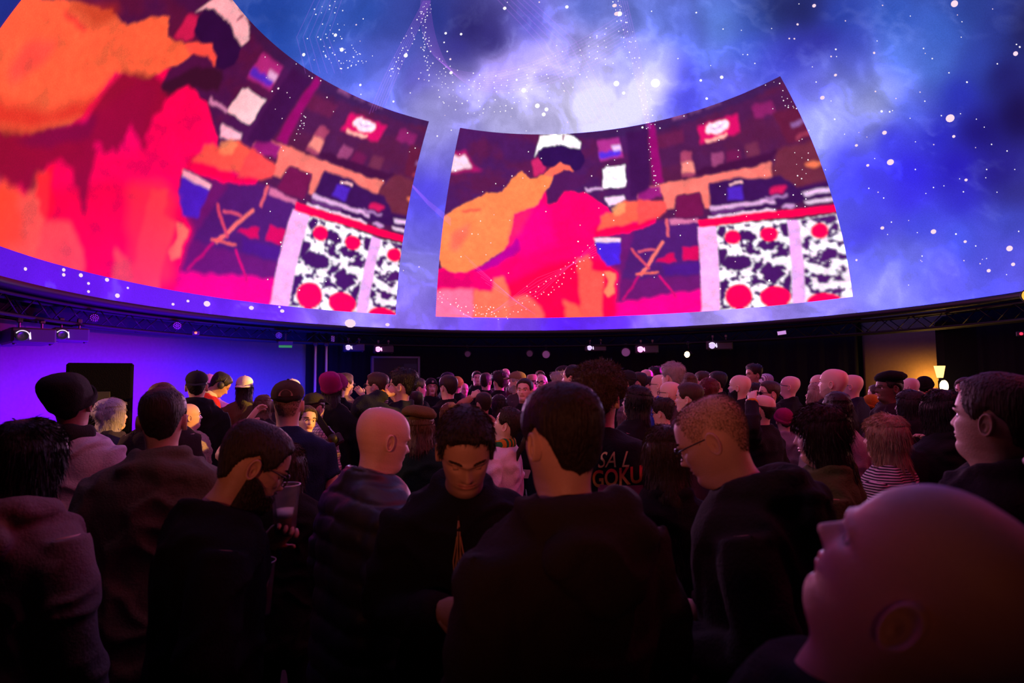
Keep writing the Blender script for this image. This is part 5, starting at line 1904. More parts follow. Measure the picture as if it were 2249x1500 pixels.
        if 'sunglasses' in extra:
            for s_ in (-1, 1):
                t = np.linspace(0, 2 * np.pi, 16, endpoint=False)
                link('lens', MB().add(ps.head(np.stack([s_ * .034 + .025 * np.cos(t), .1035 * hd.d - .1 * np.abs(s_ * .034 + .025 * np.cos(t)), .115 + .018 * np.sin(t)], -1)), T=[[0, i, i + 1] for i in range(1, 15)]).mesh('lens', [pmat('dark_lens', (.01, .01, .012), .1, spec=.6)]), go)
    # head wear
    hk = hatkw or {}
    for e in extra:
        hb = MB()
        if e in ('beanie', 'slouch'):
            V, Q, mk, tc = shell(hd, ps, HLINE['beanie'], .014, lod, .15, 60, .020)
            if e == 'slouch':
                k = sstep(.10, .22, V[:, 2]) * mk
                V = V + np.stack([0 * k, -.055 * k, .030 * k], -1)
                k2 = sstep(.03, .13, -V[:, 1]) * mk
                V = V + np.stack([V[:, 0] * .22 * k2, -.035 * k2, .0 * k2], -1)
            hb.add(ps.head(V), Q)
            nm_ = 'beanie'
            hat = link(nm_, hb.mesh(nm_, [hk.get('mat') or cloth(hatcol, 'wool')]), body)
            # turned-up band
            zb = np.interp(np.abs(np.degrees(np.linspace(-np.pi, np.pi, 40, endpoint=False))), *HLINE['beanie'])
            t = np.linspace(-np.pi, np.pi, 40, endpoint=False)
            rows = [hd.pts(zb + dz, t, np.full(40, o_), face=False) for dz, o_ in ((0, .012), (.002, .021), (.018, .026), (.036, .024), (.04, .014))]
            link('band', MB().add(ps.head(np.concatenate(rows)), grid_faces(5, 40)).mesh('band', [cloth(tuple(np.array(hk.get('band', hatcol))), 'wool')]), hat)
            if 'badge' in hk:
                c = hd.pts(np.array([.185]), np.array([0.]), np.array([.028]))[0]
                t = np.linspace(0, 2 * np.pi, 14, endpoint=False)
                link('badge', MB().add(ps.head(c + np.stack([.016 * np.cos(t), 0 * t + .004, .016 * np.sin(t)], -1)), T=[[0, i, i + 1] for i in range(1, 13)]).mesh('badge', [pmat('pale_badge', (.4, .38, .38), .6)]), hat)
        elif e in ('cap', 'backcap'):
            V, Q, mk, tc = shell(hd, ps, HLINE['cap'], .012, lod, .05, 30, .022)
            hb.add(ps.head(V), Q)
            hat = link('cap', hb.mesh('cap', [hk.get('mat') or cloth(hatcol)]), body)
            sg_ = 1 if e == 'cap' else -1
            n = 17
            t = np.linspace(-.95, .95, n) + (0 if sg_ > 0 else np.pi)
            zb = np.interp(np.abs(np.degrees(np.where(t > np.pi, t - 2 * np.pi, t))), *HLINE['cap']) + .006
            inn = hd.pts(zb, t, np.full(n, .008), face=False)
            rows = []
            for k, dz in ((0, .003), (.35, .006), (.7, .004), (1., -.002), (1.0, -.006), (.6, -.002), (0, -.004)):
                o = inn + np.stack([np.sin(t) * .012 * k, sg_ * .078 * k * np.cos(t - (0 if sg_ > 0 else np.pi)) ** .6, dz - .010 * k - .012 * k * np.abs(np.sin(t)) ** 2], -1)
                rows.append(o)
            link('brim', MB().add(ps.head(np.concatenate(rows)), grid_faces(len(rows), n, wrap=False)).mesh('brim', [cloth(tuple(hk.get('brim', hatcol)))]), hat)
            c = hd.pts(np.array([.235]), np.array([0.]), np.array([.024]))[0]
            link('button', MB().ellipsoid(ps.head(c[None])[0], (.008, .008, .005), 8, 5).mesh('button', [cloth(tuple(hk.get('brim', hatcol)))]), hat)
            t = np.linspace(-1.2, 1.2, 22) + (np.pi if sg_ > 0 else 0)
            zb = np.interp(np.abs(np.degrees(np.where(t > np.pi, t - 2 * np.pi, t))), *HLINE['cap'])
            rows = [hd.pts(zb + dz, t, np.full(22, o_), face=False) for dz, o_ in ((.004, .008), (.004, .0155), (.026, .017), (.026, .008))]
            link('strap', MB().add(ps.head(np.concatenate(rows)), grid_faces(4, 22, wrap=False)).mesh('strap', [cloth(tuple(hk.get('strap', hatcol)))]), hat)
            if hk.get('hole'):
                t = np.linspace(0, 2 * np.pi, 16, endpoint=False)
                az_ = np.pi if sg_ > 0 else 0.
                zc = .176 + .030 * np.abs(np.sin(t / 1.0)) * (np.sin(t) > 0) * 1.0
                a_ = az_ + .40 * np.cos(t)
                pp = hd.pts(np.where(np.sin(t) > 0, .165 + .030 * np.sin(t), .165), a_, np.full(16, .0215), face=False)
                link('opening', MB().add(ps.head(pp), T=[[0, i, i + 1] for i in range(1, 15)]).mesh('opening', [cloth(tuple(hk['hole']))]), hat)
        elif e in ('beret', 'flatcap'):
            sz = hk.get('size', 1.)
            tl = hk.get('tilt', (.0, -.35))
            M = rot_axis((0, 1, 0), tl[0]) @ rot_axis((1, 0, 0), tl[1])
            prof = [(.001, .052), (.05, .05), (.092, .038), (.118, .014), (.120, -.004), (.104, -.020), (.086, -.024), (.082, -.014)]
            hb.lathe([(r_ * sz, z_ * 1.15) for r_, z_ in prof], 30, M=M)
            V = np.concatenate(hb.V) * np.array([.92, 1.02, 1]) + np.array(hk.get('at', (0, -.022, .212)))
            V = V + (vnoise(V * 22) - .5)[:, None] * np.array([.006, .006, .014])
            hat = link('beret', MB().add(ps.head(V), hb.Q[0]).mesh('beret', [cloth(hatcol, 'wool')]), body)
            V, Q, mk, tc = shell(hd, ps, ([0, 60, 120, 180], [.172, .165, .145, .13]), .009, lod)
            k = V[:, 2] < .21
            link('band', MB().add(ps.head(V), Q).mesh('band', [cloth(tuple(np.array(hatcol) * .8), 'wool')]), hat)
            if e == 'flatcap':
                n = 15
                t = np.linspace(-.9, .9, n)
                inn = hd.pts(np.full(n, .172), t, np.full(n, .008), face=False)
                rows = [inn + np.stack([0 * t, .06 * k * np.cos(t), dz - .014 * k + 0 * t], -1) for k, dz in ((0, .003), (1, 0), (1, -.005), (0, -.005))]
                link('brim', MB().add(ps.head(np.concatenate(rows)), grid_faces(4, n, wrap=False)).mesh('brim', [cloth(hatcol)]), hat)
        elif e == 'strawhat':
            prof = [(.001, .115), (.05, .118), (.075, .108), (.084, .06), (.09, .0), (.12, -.006), (.155, .004), (.155, -.001), (.09, -.008), (.08, .0)]
            hb.lathe(prof, 28)
            V = np.concatenate(hb.V) * np.array([.92, 1.12, 1]) + np.array([0, -.01, .165])
            hat = link('straw_hat', MB().add(ps.head(V), hb.Q[0]).mesh('straw_hat', [pmat('straw', (.42, .30, .16), .9, bump=.6, scale=200)]), body)
            hb = MB().lathe([(.0895, .004), (.092, .004), (.088, .03), (.0855, .03)], 28)
            link('ribbon', MB().add(ps.head(np.concatenate(hb.V) * np.array([.92, 1.12, 1]) + np.array([0, -.01, .165])), hb.Q[0]).mesh('ribbon', [cloth((.06, .03, .02))]), hat)
    if 'scarf' in extra:
        t = np.linspace(0, 2 * np.pi, 30, endpoint=False)
        path = np.stack([.082 * np.sin(t), -.022 + .080 * np.cos(t), CH - .035 - .012 * np.cos(t)], -1)
        link('scarf', MB().tube(ps.lean(path), np.stack([np.full(30, .042), np.full(30, .026)], 1) * (1 + .12 * np.sin(t * 5))[:, None], n=12, closed=True, up=(0, 0, 1)).mesh('scarf', [hk.get('scarfmat') or cloth(hk.get('scarf', (.04, .035, .03)), 'wool')]), body)
    if 'headphones' in extra:
        hb = MB()
        for s_ in (-1, 1):
            hb.ellipsoid(ps.head(np.array([[s_ * .088, -.012, .105]]))[0], (.02, .036, .042), 12, 8)
        t = np.linspace(-1.45, 1.45, 18)
        hb.tube(ps.head(np.stack([.094 * np.sin(t), 0 * t - .012, .13 + .118 * np.cos(t)], -1)), .008, n=6)
        link('headphones', hb.mesh('headphones', [PLASTIC]), body)
    PINFO[label] = dict(body=body, pose=ps, s=s, loc=loc, R=Rz, arms=arms, build=build, top=me, Z=Zd, hd=hd)
    return body

# ------------------------------------------------------------------ the crowd
BK, NV, CH_, OL, GRN = (.010, .010, .011), (.010, .014, .035), (.022, .021, .022), (.055, .050, .032), (.012, .030, .022)
C = person
CAMO = pmat('camouflage_cotton', (.05, .032, .022), .9, var=.75, scale=26, spec=.1)
KNIT = banded('striped_knit', (.62, .55, .64), (.12, .08, .12), 16, axis='X', thr=.7)
CHECK = banded('checked_collar', (.6, .55, .62), (.02, .02, .03), 16, thr=.55, checks=True)
# nearest people
C('bald man at the lower right corner, head tilted back, large and blurred', 2050, 1172, 270, -72, 36, 'bald', wear='jumper', col=CH_, Z=.60, yaw=0, skin='pinkish', arms=('down', 'cup'))
C('blurred dark-haired man in profile at the right edge, face lit red', 2195, 828, 185, -66, 6, 'short', BRN, 'jacket', (.02, .012, .014), Z=1.6, skin='tan', lod=2)
C('blurred person cut by the right picture edge behind the bald head', 2440, 880, 250, -70, 4, 'short', DBR, 'coat', (.09, .03, .03), Z=.98, skin='pinkish', lod=2, arms=('chest', 'down'))
C('man in glasses and dark hoodie with short hair bowing his head', 1572, 880, 165, -78, -20, 'buzz', (.09, .05, .036), 'hoodie', (.026, .024, .022), build=1.02, lean=6, extra=('glasses',), arms=('cup', 'cup'), skin='pinkish', Z=1.55)
C('man seen from behind in grey hooded top, dark short hair, face turned left', 1236, 876, 178, -32, -4, 'short', DBR, 'hoodie', (.036, .029, .026), build=1.0, Z=1.46, arms=('cup', 'cup'), skin='pinkish')
C('man facing the camera with bowed head in open dark jacket', 1022, 902, 172, 176, -24, 'messy', DBR, 'jacket', (.010, .010, .014), build=1.0, Z=1.75, lean=4, arms=('down', (962, 1345, -.15)), skin='tan', extra=('stubble',))
C('bald man in black puffer jacket turned to the right', 838, 884, 160, 62, -8, 'bald', BRN, 'puffer', (.020, .020, .028), build=1.03, lean=5, arms=('cup', 'cup'), skin='pinkish', Z=1.80)
C('bearded man in glasses and black jumper looking down to the right', 552, 940, 158, 78, -26, 'short', DBR, 'jumper', (.010, .010, .013), build=1.08, lean=4, extra=('glasses', 'beard'), arms=((585, 1205, .12), (538, 1368, -.10)), skin='tan', Z=1.80, curls=(1.1, .9), palms=((1, .2, .3), (-1, .2, .2)))
C('man in olive coat seen from behind with short dark hair', 357, 858, 128, 8, 0, 'short', DBR, 'coat', (.11, .098, .066), build=1.15, Z=2.25, skin='pinkish')
C('person with dark bobbed hair at the left edge in pale pink hooded coat', 62, 940, 140, 52, -4, 'bob', BLK, 'hoodie', (.22, .155, .14), Z=1.95, fem=True, skin='pinkish')
C('man in slouchy dark knit beanie and pale shirt near the loudspeaker', 158, 838, 98, 24, 4, 'short', DBR, 'shirt', (.52, .44, .46), Z=3.0, extra=('slouch', 'scarf'), hatcol=(.022, .020, .017), hatkw={'scarf': (.035, .032, .028)}, skin='tan')
C('woman with long curly grey hair in front of the loudspeaker', 243, 876, 72, 72, 4, 'curlylong', (.40, .36, .42), 'jacket', (.05, .04, .05), fem=True, skin='fair')
C('reddish-haired head just behind the man in olive coat', 356, 845, 74, 20, 0, 'short', RED_, 'jacket', (.03, .02, .02))
C('bald man in cream fleece coat looking right beside the olive coat', 412, 884, 62, 74, 6, 'bald', BRN, 'fur', (.36, .29, .22), build=1.1, skin='pinkish')
C('man in black hoodie and dark cap with a beige band by the stage', 432, 820, 58, 4, 0, 'short', BLK, 'hoodie', (.010, .010, .011), extra=('backcap',), hatcol=(.02, .018, .025), hatkw={'strap': (.40, .28, .24), 'brim': (.02, .018, .025)}, build=1.05)
# on the stage
C('performer with headphones in red and white jacket bending over the decks', 482, 814, 46, 74, -28, 'short', BLK, 'jacket', (.42, .02, .03), extra=('headphones', 'scarf'), hatkw={'scarf': (.6, .5, .42)}, skin='tan', lod=1, lean=10, s=1.0, feet=.12)
C('performer in white cap worn backwards with long dark hair and olive shirt', 537, 829, 46, 8, 0, 'long', BLK, 'shirt', (.10, .10, .045), extra=('backcap',), hatcol=(.75, .70, .58), lod=1, hatkw={'hole': (.03, .02, .02)})
C('person in white cap half hidden behind the performer with headphones', 459, 826, 40, 30, 0, 'short', BLK, 'jacket', (.5, .45, .42), extra=('cap',), hatcol=(.7, .62, .5))
C('person in pale cap mostly hidden behind the camouflage cap', 641, 836, 44, 20, 0, 'short', BRN, 'jacket', (.05, .05, .06), extra=('backcap',), hatcol=(.6, .52, .56))
C('woman with tousled light brown hair left of the camouflage cap', 578, 868, 54, 20, -6, 'bob', (.14, .075, .03), 'jacket', (.03, .02, .02), fem=True)
C('man in navy tee shirt and camouflage cap seen from behind', 632, 842, 92, 6, 2, 'buzz', LBR, 'tee', (.012, .018, .055), build=1.22, extra=('cap',), hatcol=(.045, .028, .020), hatkw={'mat': CAMO, 'hole': (.30, .16, .12), 'brim': (.03, .022, .018), 'strap': (.02, .015, .012)}, skin='pinkish', arms=((545, 925, .25, .9), 'down'))
C('smiling woman facing the camera in amber light and red top', 672, 894, 62, 158, 6, 'pony', BRN, 'tee', (.5, .015, .02), fem=True, skin='fair', roll=-8, Z=4.4)
PLAID = banded('checked_shirt', (.62, .56, .56), (.16, .14, .20), 14, thr=.86, checks=True)
C('photographer in checked pale shirt and dark cap lit amber', 690, 866, 60, 40, -6, 'short', BRN, 'shirt', (.6, .55, .5), topmat=PLAID, build=1.2, extra=('cap',), hatcol=(.03, .028, .022), Z=4.9)
C('person in bright magenta beanie and black top', 728, 828, 54, 10, 0, 'long', BLK, 'jacket', BK, extra=('slouch',), hatcol=(.34, .012, .16), fem=True, lod=1)
C('person in dull magenta beanie just behind the bright one', 741, 824, 50, 20, 0, 'short', BLK, 'jacket', BK, extra=('beanie',), hatcol=(.22, .010, .11))
C('man in glasses and tan tee shirt lit amber with outstretched arm', 757, 823, 42, 55, -2, 'short', BRN, 'tee', (.30, .22, .12), extra=('glasses',), arms=('down', (797, 868, .0)), lod=1, skin='light')
# middle rows, left to right
C('man with cropped brown hair and checked collar facing left', 828, 822, 52, -62, 4, 'short', BRN, 'shirt', (.02, .022, .05), extra=('glasses', 'scarf'), hatkw={'scarfmat': CHECK}, skin='pinkish')
C('black-haired man drinking with a yellow wristband', 884, 818, 60, -66, 4, 'quiff', BLK, 'jacket', (.012, .014, .026), arms=((846, 866, -.1), 'down'), skin='pinkish')
C('dark-haired man in profile looking right behind the drinker', 918, 833, 40, 66, -2, 'short', BLK, 'jacket', BK, skin='pinkish')
C('woman with long fair hair in dark beanie with a pale badge', 947, 833, 34, 168, 0, 'long', BLD, 'jacket', BK, extra=('beanie',), hatcol=(.02, .02, .022), fem=True, skin='pinkish', lod=1, hatkw={'badge': 1})
C('man in black shirt with dark hair left of the green beanie', 985, 828, 46, -34, 2, 'short', DBR, 'shirt', BK, build=1.1, skin='pinkish')
C('person in dark cap far back above the black shirt', 983, 821, 30, -70, 0, 'short', DBR, 'jacket', BK, extra=('cap',), hatcol=(.03, .028, .05))
C('person in yellow-green beanie at the back', 1003, 829, 34, 30, 0, 'short', DBR, 'jacket', BK, extra=('beanie',), hatcol=(.26, .30, .03))
C('bald person facing camera beside the raised fist', 1019, 841, 29, 160, 0, 'bald', DBR, 'jacket', (.02, .015, .02), skin='pinkish')
C('man with dark fringe looking at the camera far back', 1047, 818, 26, 168, 0, 'short', BLK, 'jacket', BK, skin='pinkish')
C('dark short-haired head left of the flat capped man', 1067, 822, 34, 20, 0, 'short', DBR, 'jacket', BK)
C('second dark head right above the raised fist', 1097, 821, 36, -30, 0, 'curly', DBR, 'jacket', BK)
C('bald man far back under the drapes, left of the bearded cap wearer', 1110, 811, 27, 165, 0, 'bald', BRN, 'jacket', (.08, .06, .06), skin='pinkish')
C('bearded man in tan peaked cap facing left', 1136, 820, 40, -70, 2, 'short', GRY, 'jacket', (.05, .04, .04), extra=('cap', 'beard'), hatcol=(.20, .13, .08), skin='pinkish')
C('person in straw hat beside the white-haired man', 1169, 829, 32, -150, -4, 'short', BRN, 'shirt', (.10, .09, .08), extra=('strawhat',), skin='pinkish')
C('white-haired man in glasses and white shirt', 1190, 824, 34, -160, 2, 'fringe_bald', WHT, 'shirt', (.62, .55, .6), extra=('glasses',), skin='fair', arms=('face', 'down'))
C('face just visible behind the white-haired man', 1186, 817, 26, 170, 0, 'short', BRN, 'jacket', BK, skin='pinkish')
C('young man with short dark hair and black tee shirt facing camera', 1153, 834, 48, -162, 4, 'short', DBR, 'tee', (.012, .012, .013), skin='pinkish', lod=1)
C('woman with reddish brown hair left of the young man', 1126, 846, 38, -60, 0, 'long', RED_, 'jacket', (.10, .07, .08), fem=True, skin='pinkish')
C('small face in glasses below the tan cap', 1109, 850, 28, -150, 0, 'short', DBR, 'jacket', (.3, .22, .26), extra=('glasses',), skin='pinkish')
C('man raising his fist above the crowd, sleeve lit orange', 1062, 862, 50, -24, 4, 'short', DBR, 'shirt', (.45, .22, .14), arms=((1036, 872, .1), 'down'), curls=(1.5, .6), skin='pinkish')  # orange light on the sleeve is put into the shirt colour
C('dark-haired person right beside the fist raiser', 1096, 866, 46, -36, 2, 'bob', DBR, 'jacket', (.03, .02, .03), fem=True)
C('woman with long straight reddish hair seen from behind', 988, 884, 64, 4, 2, 'long', RED_, 'jacket', (.03, .02, .025), fem=True)
C('woman in olive beret and dark green jumper', 925, 893, 82, 18, 0, 'bob', LBR, 'jumper', GRN, extra=('beret',), hatcol=(.13, .085, .03), fem=True, hatkw={'tilt': (.10, -.12), 'size': 1.12, 'at': (-.01, -.02, .198)}, skin='pinkish')
C('brown-haired head between bald head and beret', 884, 873, 44, 20, 0, 'bob', BRN, 'jacket', BK, fem=True)
C('dark-haired head below the drinking man', 914, 860, 46, -30, -4, 'short', DBR, 'jacket', BK)
RASTA = banded('striped_scarf', (.02, .16, .05), (.45, .20, .02), 9, axis='X')
C('woman looking up with ponytail, striped scarf and white sleeve', 1117, 894, 78, -66, 20, 'pony', DBR, 'jacket', (.62, .55, .60), extra=('scarf',), hatkw={'scarfmat': RASTA}, fem=True, skin='fair', lod=2)
C('tall curly-haired man in black tee shirt with red and gold lettering', 1316, 806, 138, 14, 2, 'curly', BRN, 'tee', (.010, .010, .012), build=1.22, skin='pinkish', Z=2.55)
C('grey curly-haired man holding a hand to his chin', 1230, 824, 42, -64, 0, 'curly', GRY, 'jacket', (.02, .02, .025), arms=('face', 'down'), skin='tan')
C('man with receding dark hair in profile beside the tall curly head', 1260, 806, 50, -66, 4, 'recede', BLK, 'jacket', (.015, .013, .016), extra=('stubble',), skin='pinkish')
C('man in dark cap far back behind the receding hair', 1238, 808, 38, -80, 2, 'short', DBR, 'jacket', BK, extra=('cap',), hatcol=(.03, .025, .03), skin='pinkish')
C('bearded man in black cap filming with a raised phone', 1378, 818, 40, -60, 4, 'short', BLK, 'jacket', (.012, .012, .016), extra=('cap', 'beard'), arms=('down', (1350, 846, .1)), skin='pinkish', lod=1, curls=(.6, 1.1))
C('short-haired man in profile right of the man filming', 1404, 820, 40, -66, 2, 'short', DBR, 'shirt', (.05, .03, .04), skin='pinkish')
C('bald man in glasses looking up left in the middle rows', 1450, 823, 46, -70, 6, 'bald', BRN, 'jacket', (.10, .06, .07), extra=('glasses',), skin='fair')
C('face peeking in front of the bald man with glasses', 1426, 829, 36, -72, 2, 'short', DBR, 'shirt', (.06, .04, .05), skin='pinkish')
C('second bald head with glasses, bright pink scalp', 1472, 838, 52, -66, 4, 'bald', BRN, 'shirt', (.06, .05, .06), extra=('glasses',), skin='fair')
C('tall grey-haired man in blue shirt', 1476, 804, 50, -52, 6, 'quiff', GRY, 'shirt', (.03, .05, .32), skin='pinkish')
C('bald man mostly hidden left of the grey-haired man', 1420, 813, 30, -60, 0, 'bald', BRN, 'jacket', BK, skin='pinkish')
C('dark-haired man far back left of the grey quiff', 1440, 811, 30, -110, 0, 'curly', BLK, 'jacket', BK, skin='pinkish')
C('woman with shoulder-length light brown hair behind the bald heads', 1513, 822, 38, -40, 2, 'long', LBR, 'jacket', (.04, .03, .04), fem=True, skin='pinkish')
C('person with brown swept hair behind the red-haired head', 1543, 818, 38, -80, 0, 'short', BRN, 'jacket', BK, skin='pinkish')
C('person with dark red curly hair', 1557, 832, 46, -50, 0, 'curlylong', (.10, .012, .012), 'jacket', BK, fem=True, skin='pinkish')
C('dark-haired man facing left beside the bald bearded man', 1576, 819, 42, -74, 2, 'short', BLK, 'jacket', BK, skin='pinkish')
C('stocky man with cropped hair, pink-lit face in profile', 1514, 845, 62, -70, 4, 'short', BRN, 'shirt', (.08, .05, .06), build=1.15, skin='fair')
C('woman with black bob in profile beside the lettered shirt', 1398, 850, 66, -72, 8, 'bob', BLK, 'jacket', BK, fem=True, skin='pinkish', arms=('chest', 'chest'))
C('dark-haired man in glasses looking down left of the hoodie man', 1456, 876, 62, -60, -6, 'quiff', DBR, 'jacket', (.012, .012, .013), extra=('glasses',), skin='pinkish')
C('woman with long brown hair in shadow before the hoodie man', 1462, 945, 120, -14, -6, 'long', (.03, .016, .010), 'jacket', (.012, .010, .010), fem=True, Z=2.2)
C('woman with grey blonde hair half hidden by the curly head', 1373, 888, 58, 10, 0, 'long', (.22, .17, .15), 'jacket', (.04, .03, .035), fem=True)
C('bald man with black beard looking left', 1626, 824, 52, -66, 6, 'bald', BLK, 'jacket', (.012, .012, .014), extra=('beard',), beardc=BLK, skin='fair')
C('tall man with dark quiff far back behind the striped hat', 1656, 806, 34, -120, 0, 'quiff', DBR, 'jacket', BK, extra=('stubble',), skin='tan')
STRH = (.52, .46, .55)
C('person in pale striped knit hat', 1683, 823, 34, -40, 0, 'short', BRN, 'jacket', BK, extra=('beanie',), hatcol=STRH, hatkw={'mat': KNIT}, skin='pinkish')
C('man in sunglasses with brown hair above the balding man', 1690, 838, 52, -112, 2, 'short', BRN, 'jacket', (.02, .018, .03), extra=('sunglasses',), skin='pinkish')
C('bald man with round glasses looking up, standing apart', 1736, 826, 46, -76, 8, 'bald', GRY, 'jacket', BK, extra=('glasses',), skin='fair')
C('woman with dark hair behind the cropped scalp', 1659, 842, 40, -100, 0, 'bob', DBR, 'jacket', BK, fem=True, skin='pinkish')
C('balding man in glasses drinking, dark hair round the sides', 1676, 865, 68, -58, 8, 'fringe_bald', DBR, 'jacket', (.014, .012, .016), extra=('glasses',), skin='fair', arms=((1652, 882, -.15), 'down'))
C('bald man at left of the three bald heads', 1800, 823, 42, -70, 4, 'bald', BRN, 'jacket', BK, skin='fair')
C('large bald man in the middle of the three bald heads', 1832, 813, 58, -70, 6, 'bald', BRN, 'jacket', (.012, .012, .018), build=1.15, skin='fair', extra=('stubble',))
C('bald man with glasses right of the three bald heads', 1872, 822, 52, -72, 2, 'bald', BRN, 'jacket', (.014, .016, .034), extra=('glasses',), skin='fair')
C('blonde woman looking up to the left', 1796, 842, 56, -70, 16, 'bob', (.32, .24, .20), 'jacket', (.03, .025, .03), fem=True, skin='fair')
C('woman with long dark hair behind the fringed woman', 1840, 862, 76, -26, 0, 'long', (.022, .012, .012), 'jacket', (.30, .24, .28), fem=True, skin='pinkish')
C('woman with long dark hair and fringe in green jacket facing left', 1806, 892, 128, -88, -4, 'fringe', (.024, .012, .009), 'jacket', (.075, .085, .022), fem=True, Z=2.3, skin='pinkish')
STRIPE = banded('striped_jersey', (.50, .44, .46), (.02, .015, .025), 24, thr=.5)
C('woman with fair shoulder-length hair in striped jersey', 1946, 914, 96, -72, 0, 'bob', (.42, .28, .16), 'jumper', (.4, .4, .4), topmat=STRIPE, fem=True, skin='pinkish', Z=2.95)
C('man in black beret before the amber wall', 1954, 824, 56, -118, 0, 'short', BLK, 'jacket', (.02, .012, .018), extra=('beret',), hatcol=(.008, .008, .009), skin='dark', hatkw={'tilt': (.12, -.05), 'size': 1.05, 'at': (0, -.02, .205)})
C('woman in dark hood looking left below the pale bald head', 2000, 858, 70, -70, 4, 'bob', BLK, 'hoodie', (.010, .010, .013), fem=True, skin='tan')
C('pale bald head beside the black beret, before the amber wall', 2000, 830, 42, -70, 0, 'bald', BRN, 'jacket', BK, skin='fair')
C('person in dark round cap against the amber glow', 2031, 829, 40, 10, 0, 'buzz', BLK, 'jacket', BK, extra=('beanie',), hatcol=(.012, .010, .010))
C('bald head below the amber bar lamp', 2050, 850, 40, -60, 0, 'bald', BRN, 'jacket', (.02, .02, .04), skin='fair')
C('brown-haired woman with small face between beret and striped jersey', 1944, 879, 54, -150, -4, 'bob', BRN, 'jacket', (.16, .07, .10), fem=True, skin='pinkish')
C('person with long black hair in dark coat holding a cup', 2072, 862, 92, -40, -4, 'bob', BLK, 'coat', (.010, .010, .012), fem=False, Z=3.0, arms=((2052, 1068, -.05), 'face'), build=1.1, curls=(1.0, .7))
C('young man with brown fringe behind the grey-haired head', 2124, 832, 56, -150, 0, 'short', BRN, 'jacket', BK, skin='pinkish')
C('grey-haired person right of the person in dark coat', 2135, 865, 62, -70, 4, 'buzz', GRY, 'jacket', (.02, .02, .025), skin='pinkish')
C('woman with wavy brown hair between bearded man and puffer jacket', 632, 968, 122, 20, -4, 'long', (.04, .02, .012), 'jacket', (.012, .010, .010), fem=True, Z=2.35)
C('person in purple jacket behind the man in beret', 1925, 846, 40, -80, 0, 'short', BRN, 'jacket', (.06, .02, .06), skin='pinkish')
C('person in mustard yellow beanie low between the bald man and the striped jersey', 1915, 866, 48, -30, 0, 'short', BRN, 'jacket', BK, extra=('beanie',), hatcol=(.42, .19, .02))
C('person in magenta knit hat between balding man and fringed woman', 1722, 894, 58, -20, 0, 'short', BRN, 'jacket', (.3, .22, .26), extra=('beanie',), hatcol=(.30, .012, .10))

# keep people apart: slide them along their lines of sight until nobody stands inside a neighbour
ZZ = np.array([k.get('Z') or FPX * .235 / a_[3] for a_, k in SPECS])
Z0 = ZZ.copy()
RAYS = np.array([ray(a_[1], a_[2] + a_[3] / 2) for a_, k in SPECS])[:, :2]
BW = np.array([0.48 * (1 + .5 * (k.get('build', 1.) - 1)) for a_, k in SPECS])
for it in range(500):
    P2 = CAM[:2] + RAYS * ZZ[:, None]
    D = P2[:, None] - P2[None]
    dd = np.linalg.norm(D, axis=2) + np.eye(len(ZZ)) * 9
    need = np.clip((BW[:, None] + BW[None]) / 2 - dd, 0, 1)
    sg = np.sign(ZZ[:, None] - ZZ[None] + (np.arange(len(ZZ))[:, None] - np.arange(len(ZZ))[None]) * 1e-6)
    ZZ = ZZ + np.clip((need * sg).sum(1), -.08, .08) * .35 * np.clip(ZZ / 5, .15, 1)
    ZZ = np.clip(ZZ, Z0 * np.where(Z0 > 4.5, .8, .88), Z0 * np.where(Z0 > 4.5, 1.36, 1.18))
for (a_, k), z_ in zip(SPECS, ZZ):
    k['Z'] = float(z_)
    build_person(*a_, **k)
for r_ in sorted(REPORT, key=lambda r: r[1]):
    if not 1.55 < r_[1] < 1.92:
        print('PERSON', *r_)

# ------------------------------------------------------------------ things held and worn by the crowd
def to_world(I, p):
    return I['R'] @ (np.asarray(p, float) * I['s']) + I['loc']


def to_local(I, P_):
    return I['R'].T @ (np.asarray(P_, float) - I['loc']) / I['s']


def find(start):
    return next(v for k, v in PINFO.items() if k.startswith(start))


def grip(I, i):
    """world point inside the curled fingers of hand i (0 = person's left side -x, 1 = +x)"""
    sd = (-1, 1)[i]
    S, El, W_ = arm_joints(sd, I['arms'][i], I['build'])
    d = (W_ - El) / np.linalg.norm(W_ - El)
    return to_world(I, I['pose'].lean((W_ + d * .085)[None])[0]), I['R'] @ d


CUPM, nt, bs, N, L = nodes('clear_plastic_cup')
bs.inputs['Base Color'].default_value = (.85, .85, .9, 1)
bs.inputs['Roughness'].default_value = .12
bs.inputs['Transmission Weight'].default_value = .9
bs.inputs['IOR'].default_value = 1.2
BEER = pmat('beer', (.35, .16, .04), .2, spec=.5)
FOAM = pmat('beer_foam', (.75, .70, .68), .8)


def cup(loc, label, beer=.4, tilt=(0, 0, 0)):
    o = link('plastic_cup', None, None, loc)
    o.rotation_euler = tilt
    tag(o, label, 'cup', 'cups held in the crowd')
    link('wall', MB().lathe([(.001, -.075), (.030, -.075), (.0305, -.07), (.042, .075), (.0435, .077), (.0435, .072), (.0405, .07), (.029, -.069), (.001, -.069)], 28).mesh('wall', [CUPM]), o)
    link('rim', MB().tube(np.stack([.043 * np.cos(np.linspace(0, 6.283, 28, endpoint=False)), .043 * np.sin(np.linspace(0, 6.283, 28, endpoint=False)), np.full(28, .0755)], -1), .0016, n=6, closed=True, up=(0, 0, 1)).mesh('rim', [pmat('cup_rim', (.6, .6, .65), .2, spec=.6)]), o)
    h = -.067 + .13 * beer
    r_ = .0285 + .0115 * beer
    link('beer', MB().lathe([(.001, -.067), (.0275, -.067), (r_ - .001, h), (.001, h)], 24).mesh('beer', [BEER]), o)
    link('foam', MB().lathe([(.001, h), (r_ - .001, h), (r_, h + .012), (.001, h + .014)], 24).mesh('foam', [FOAM]), o)
    return o


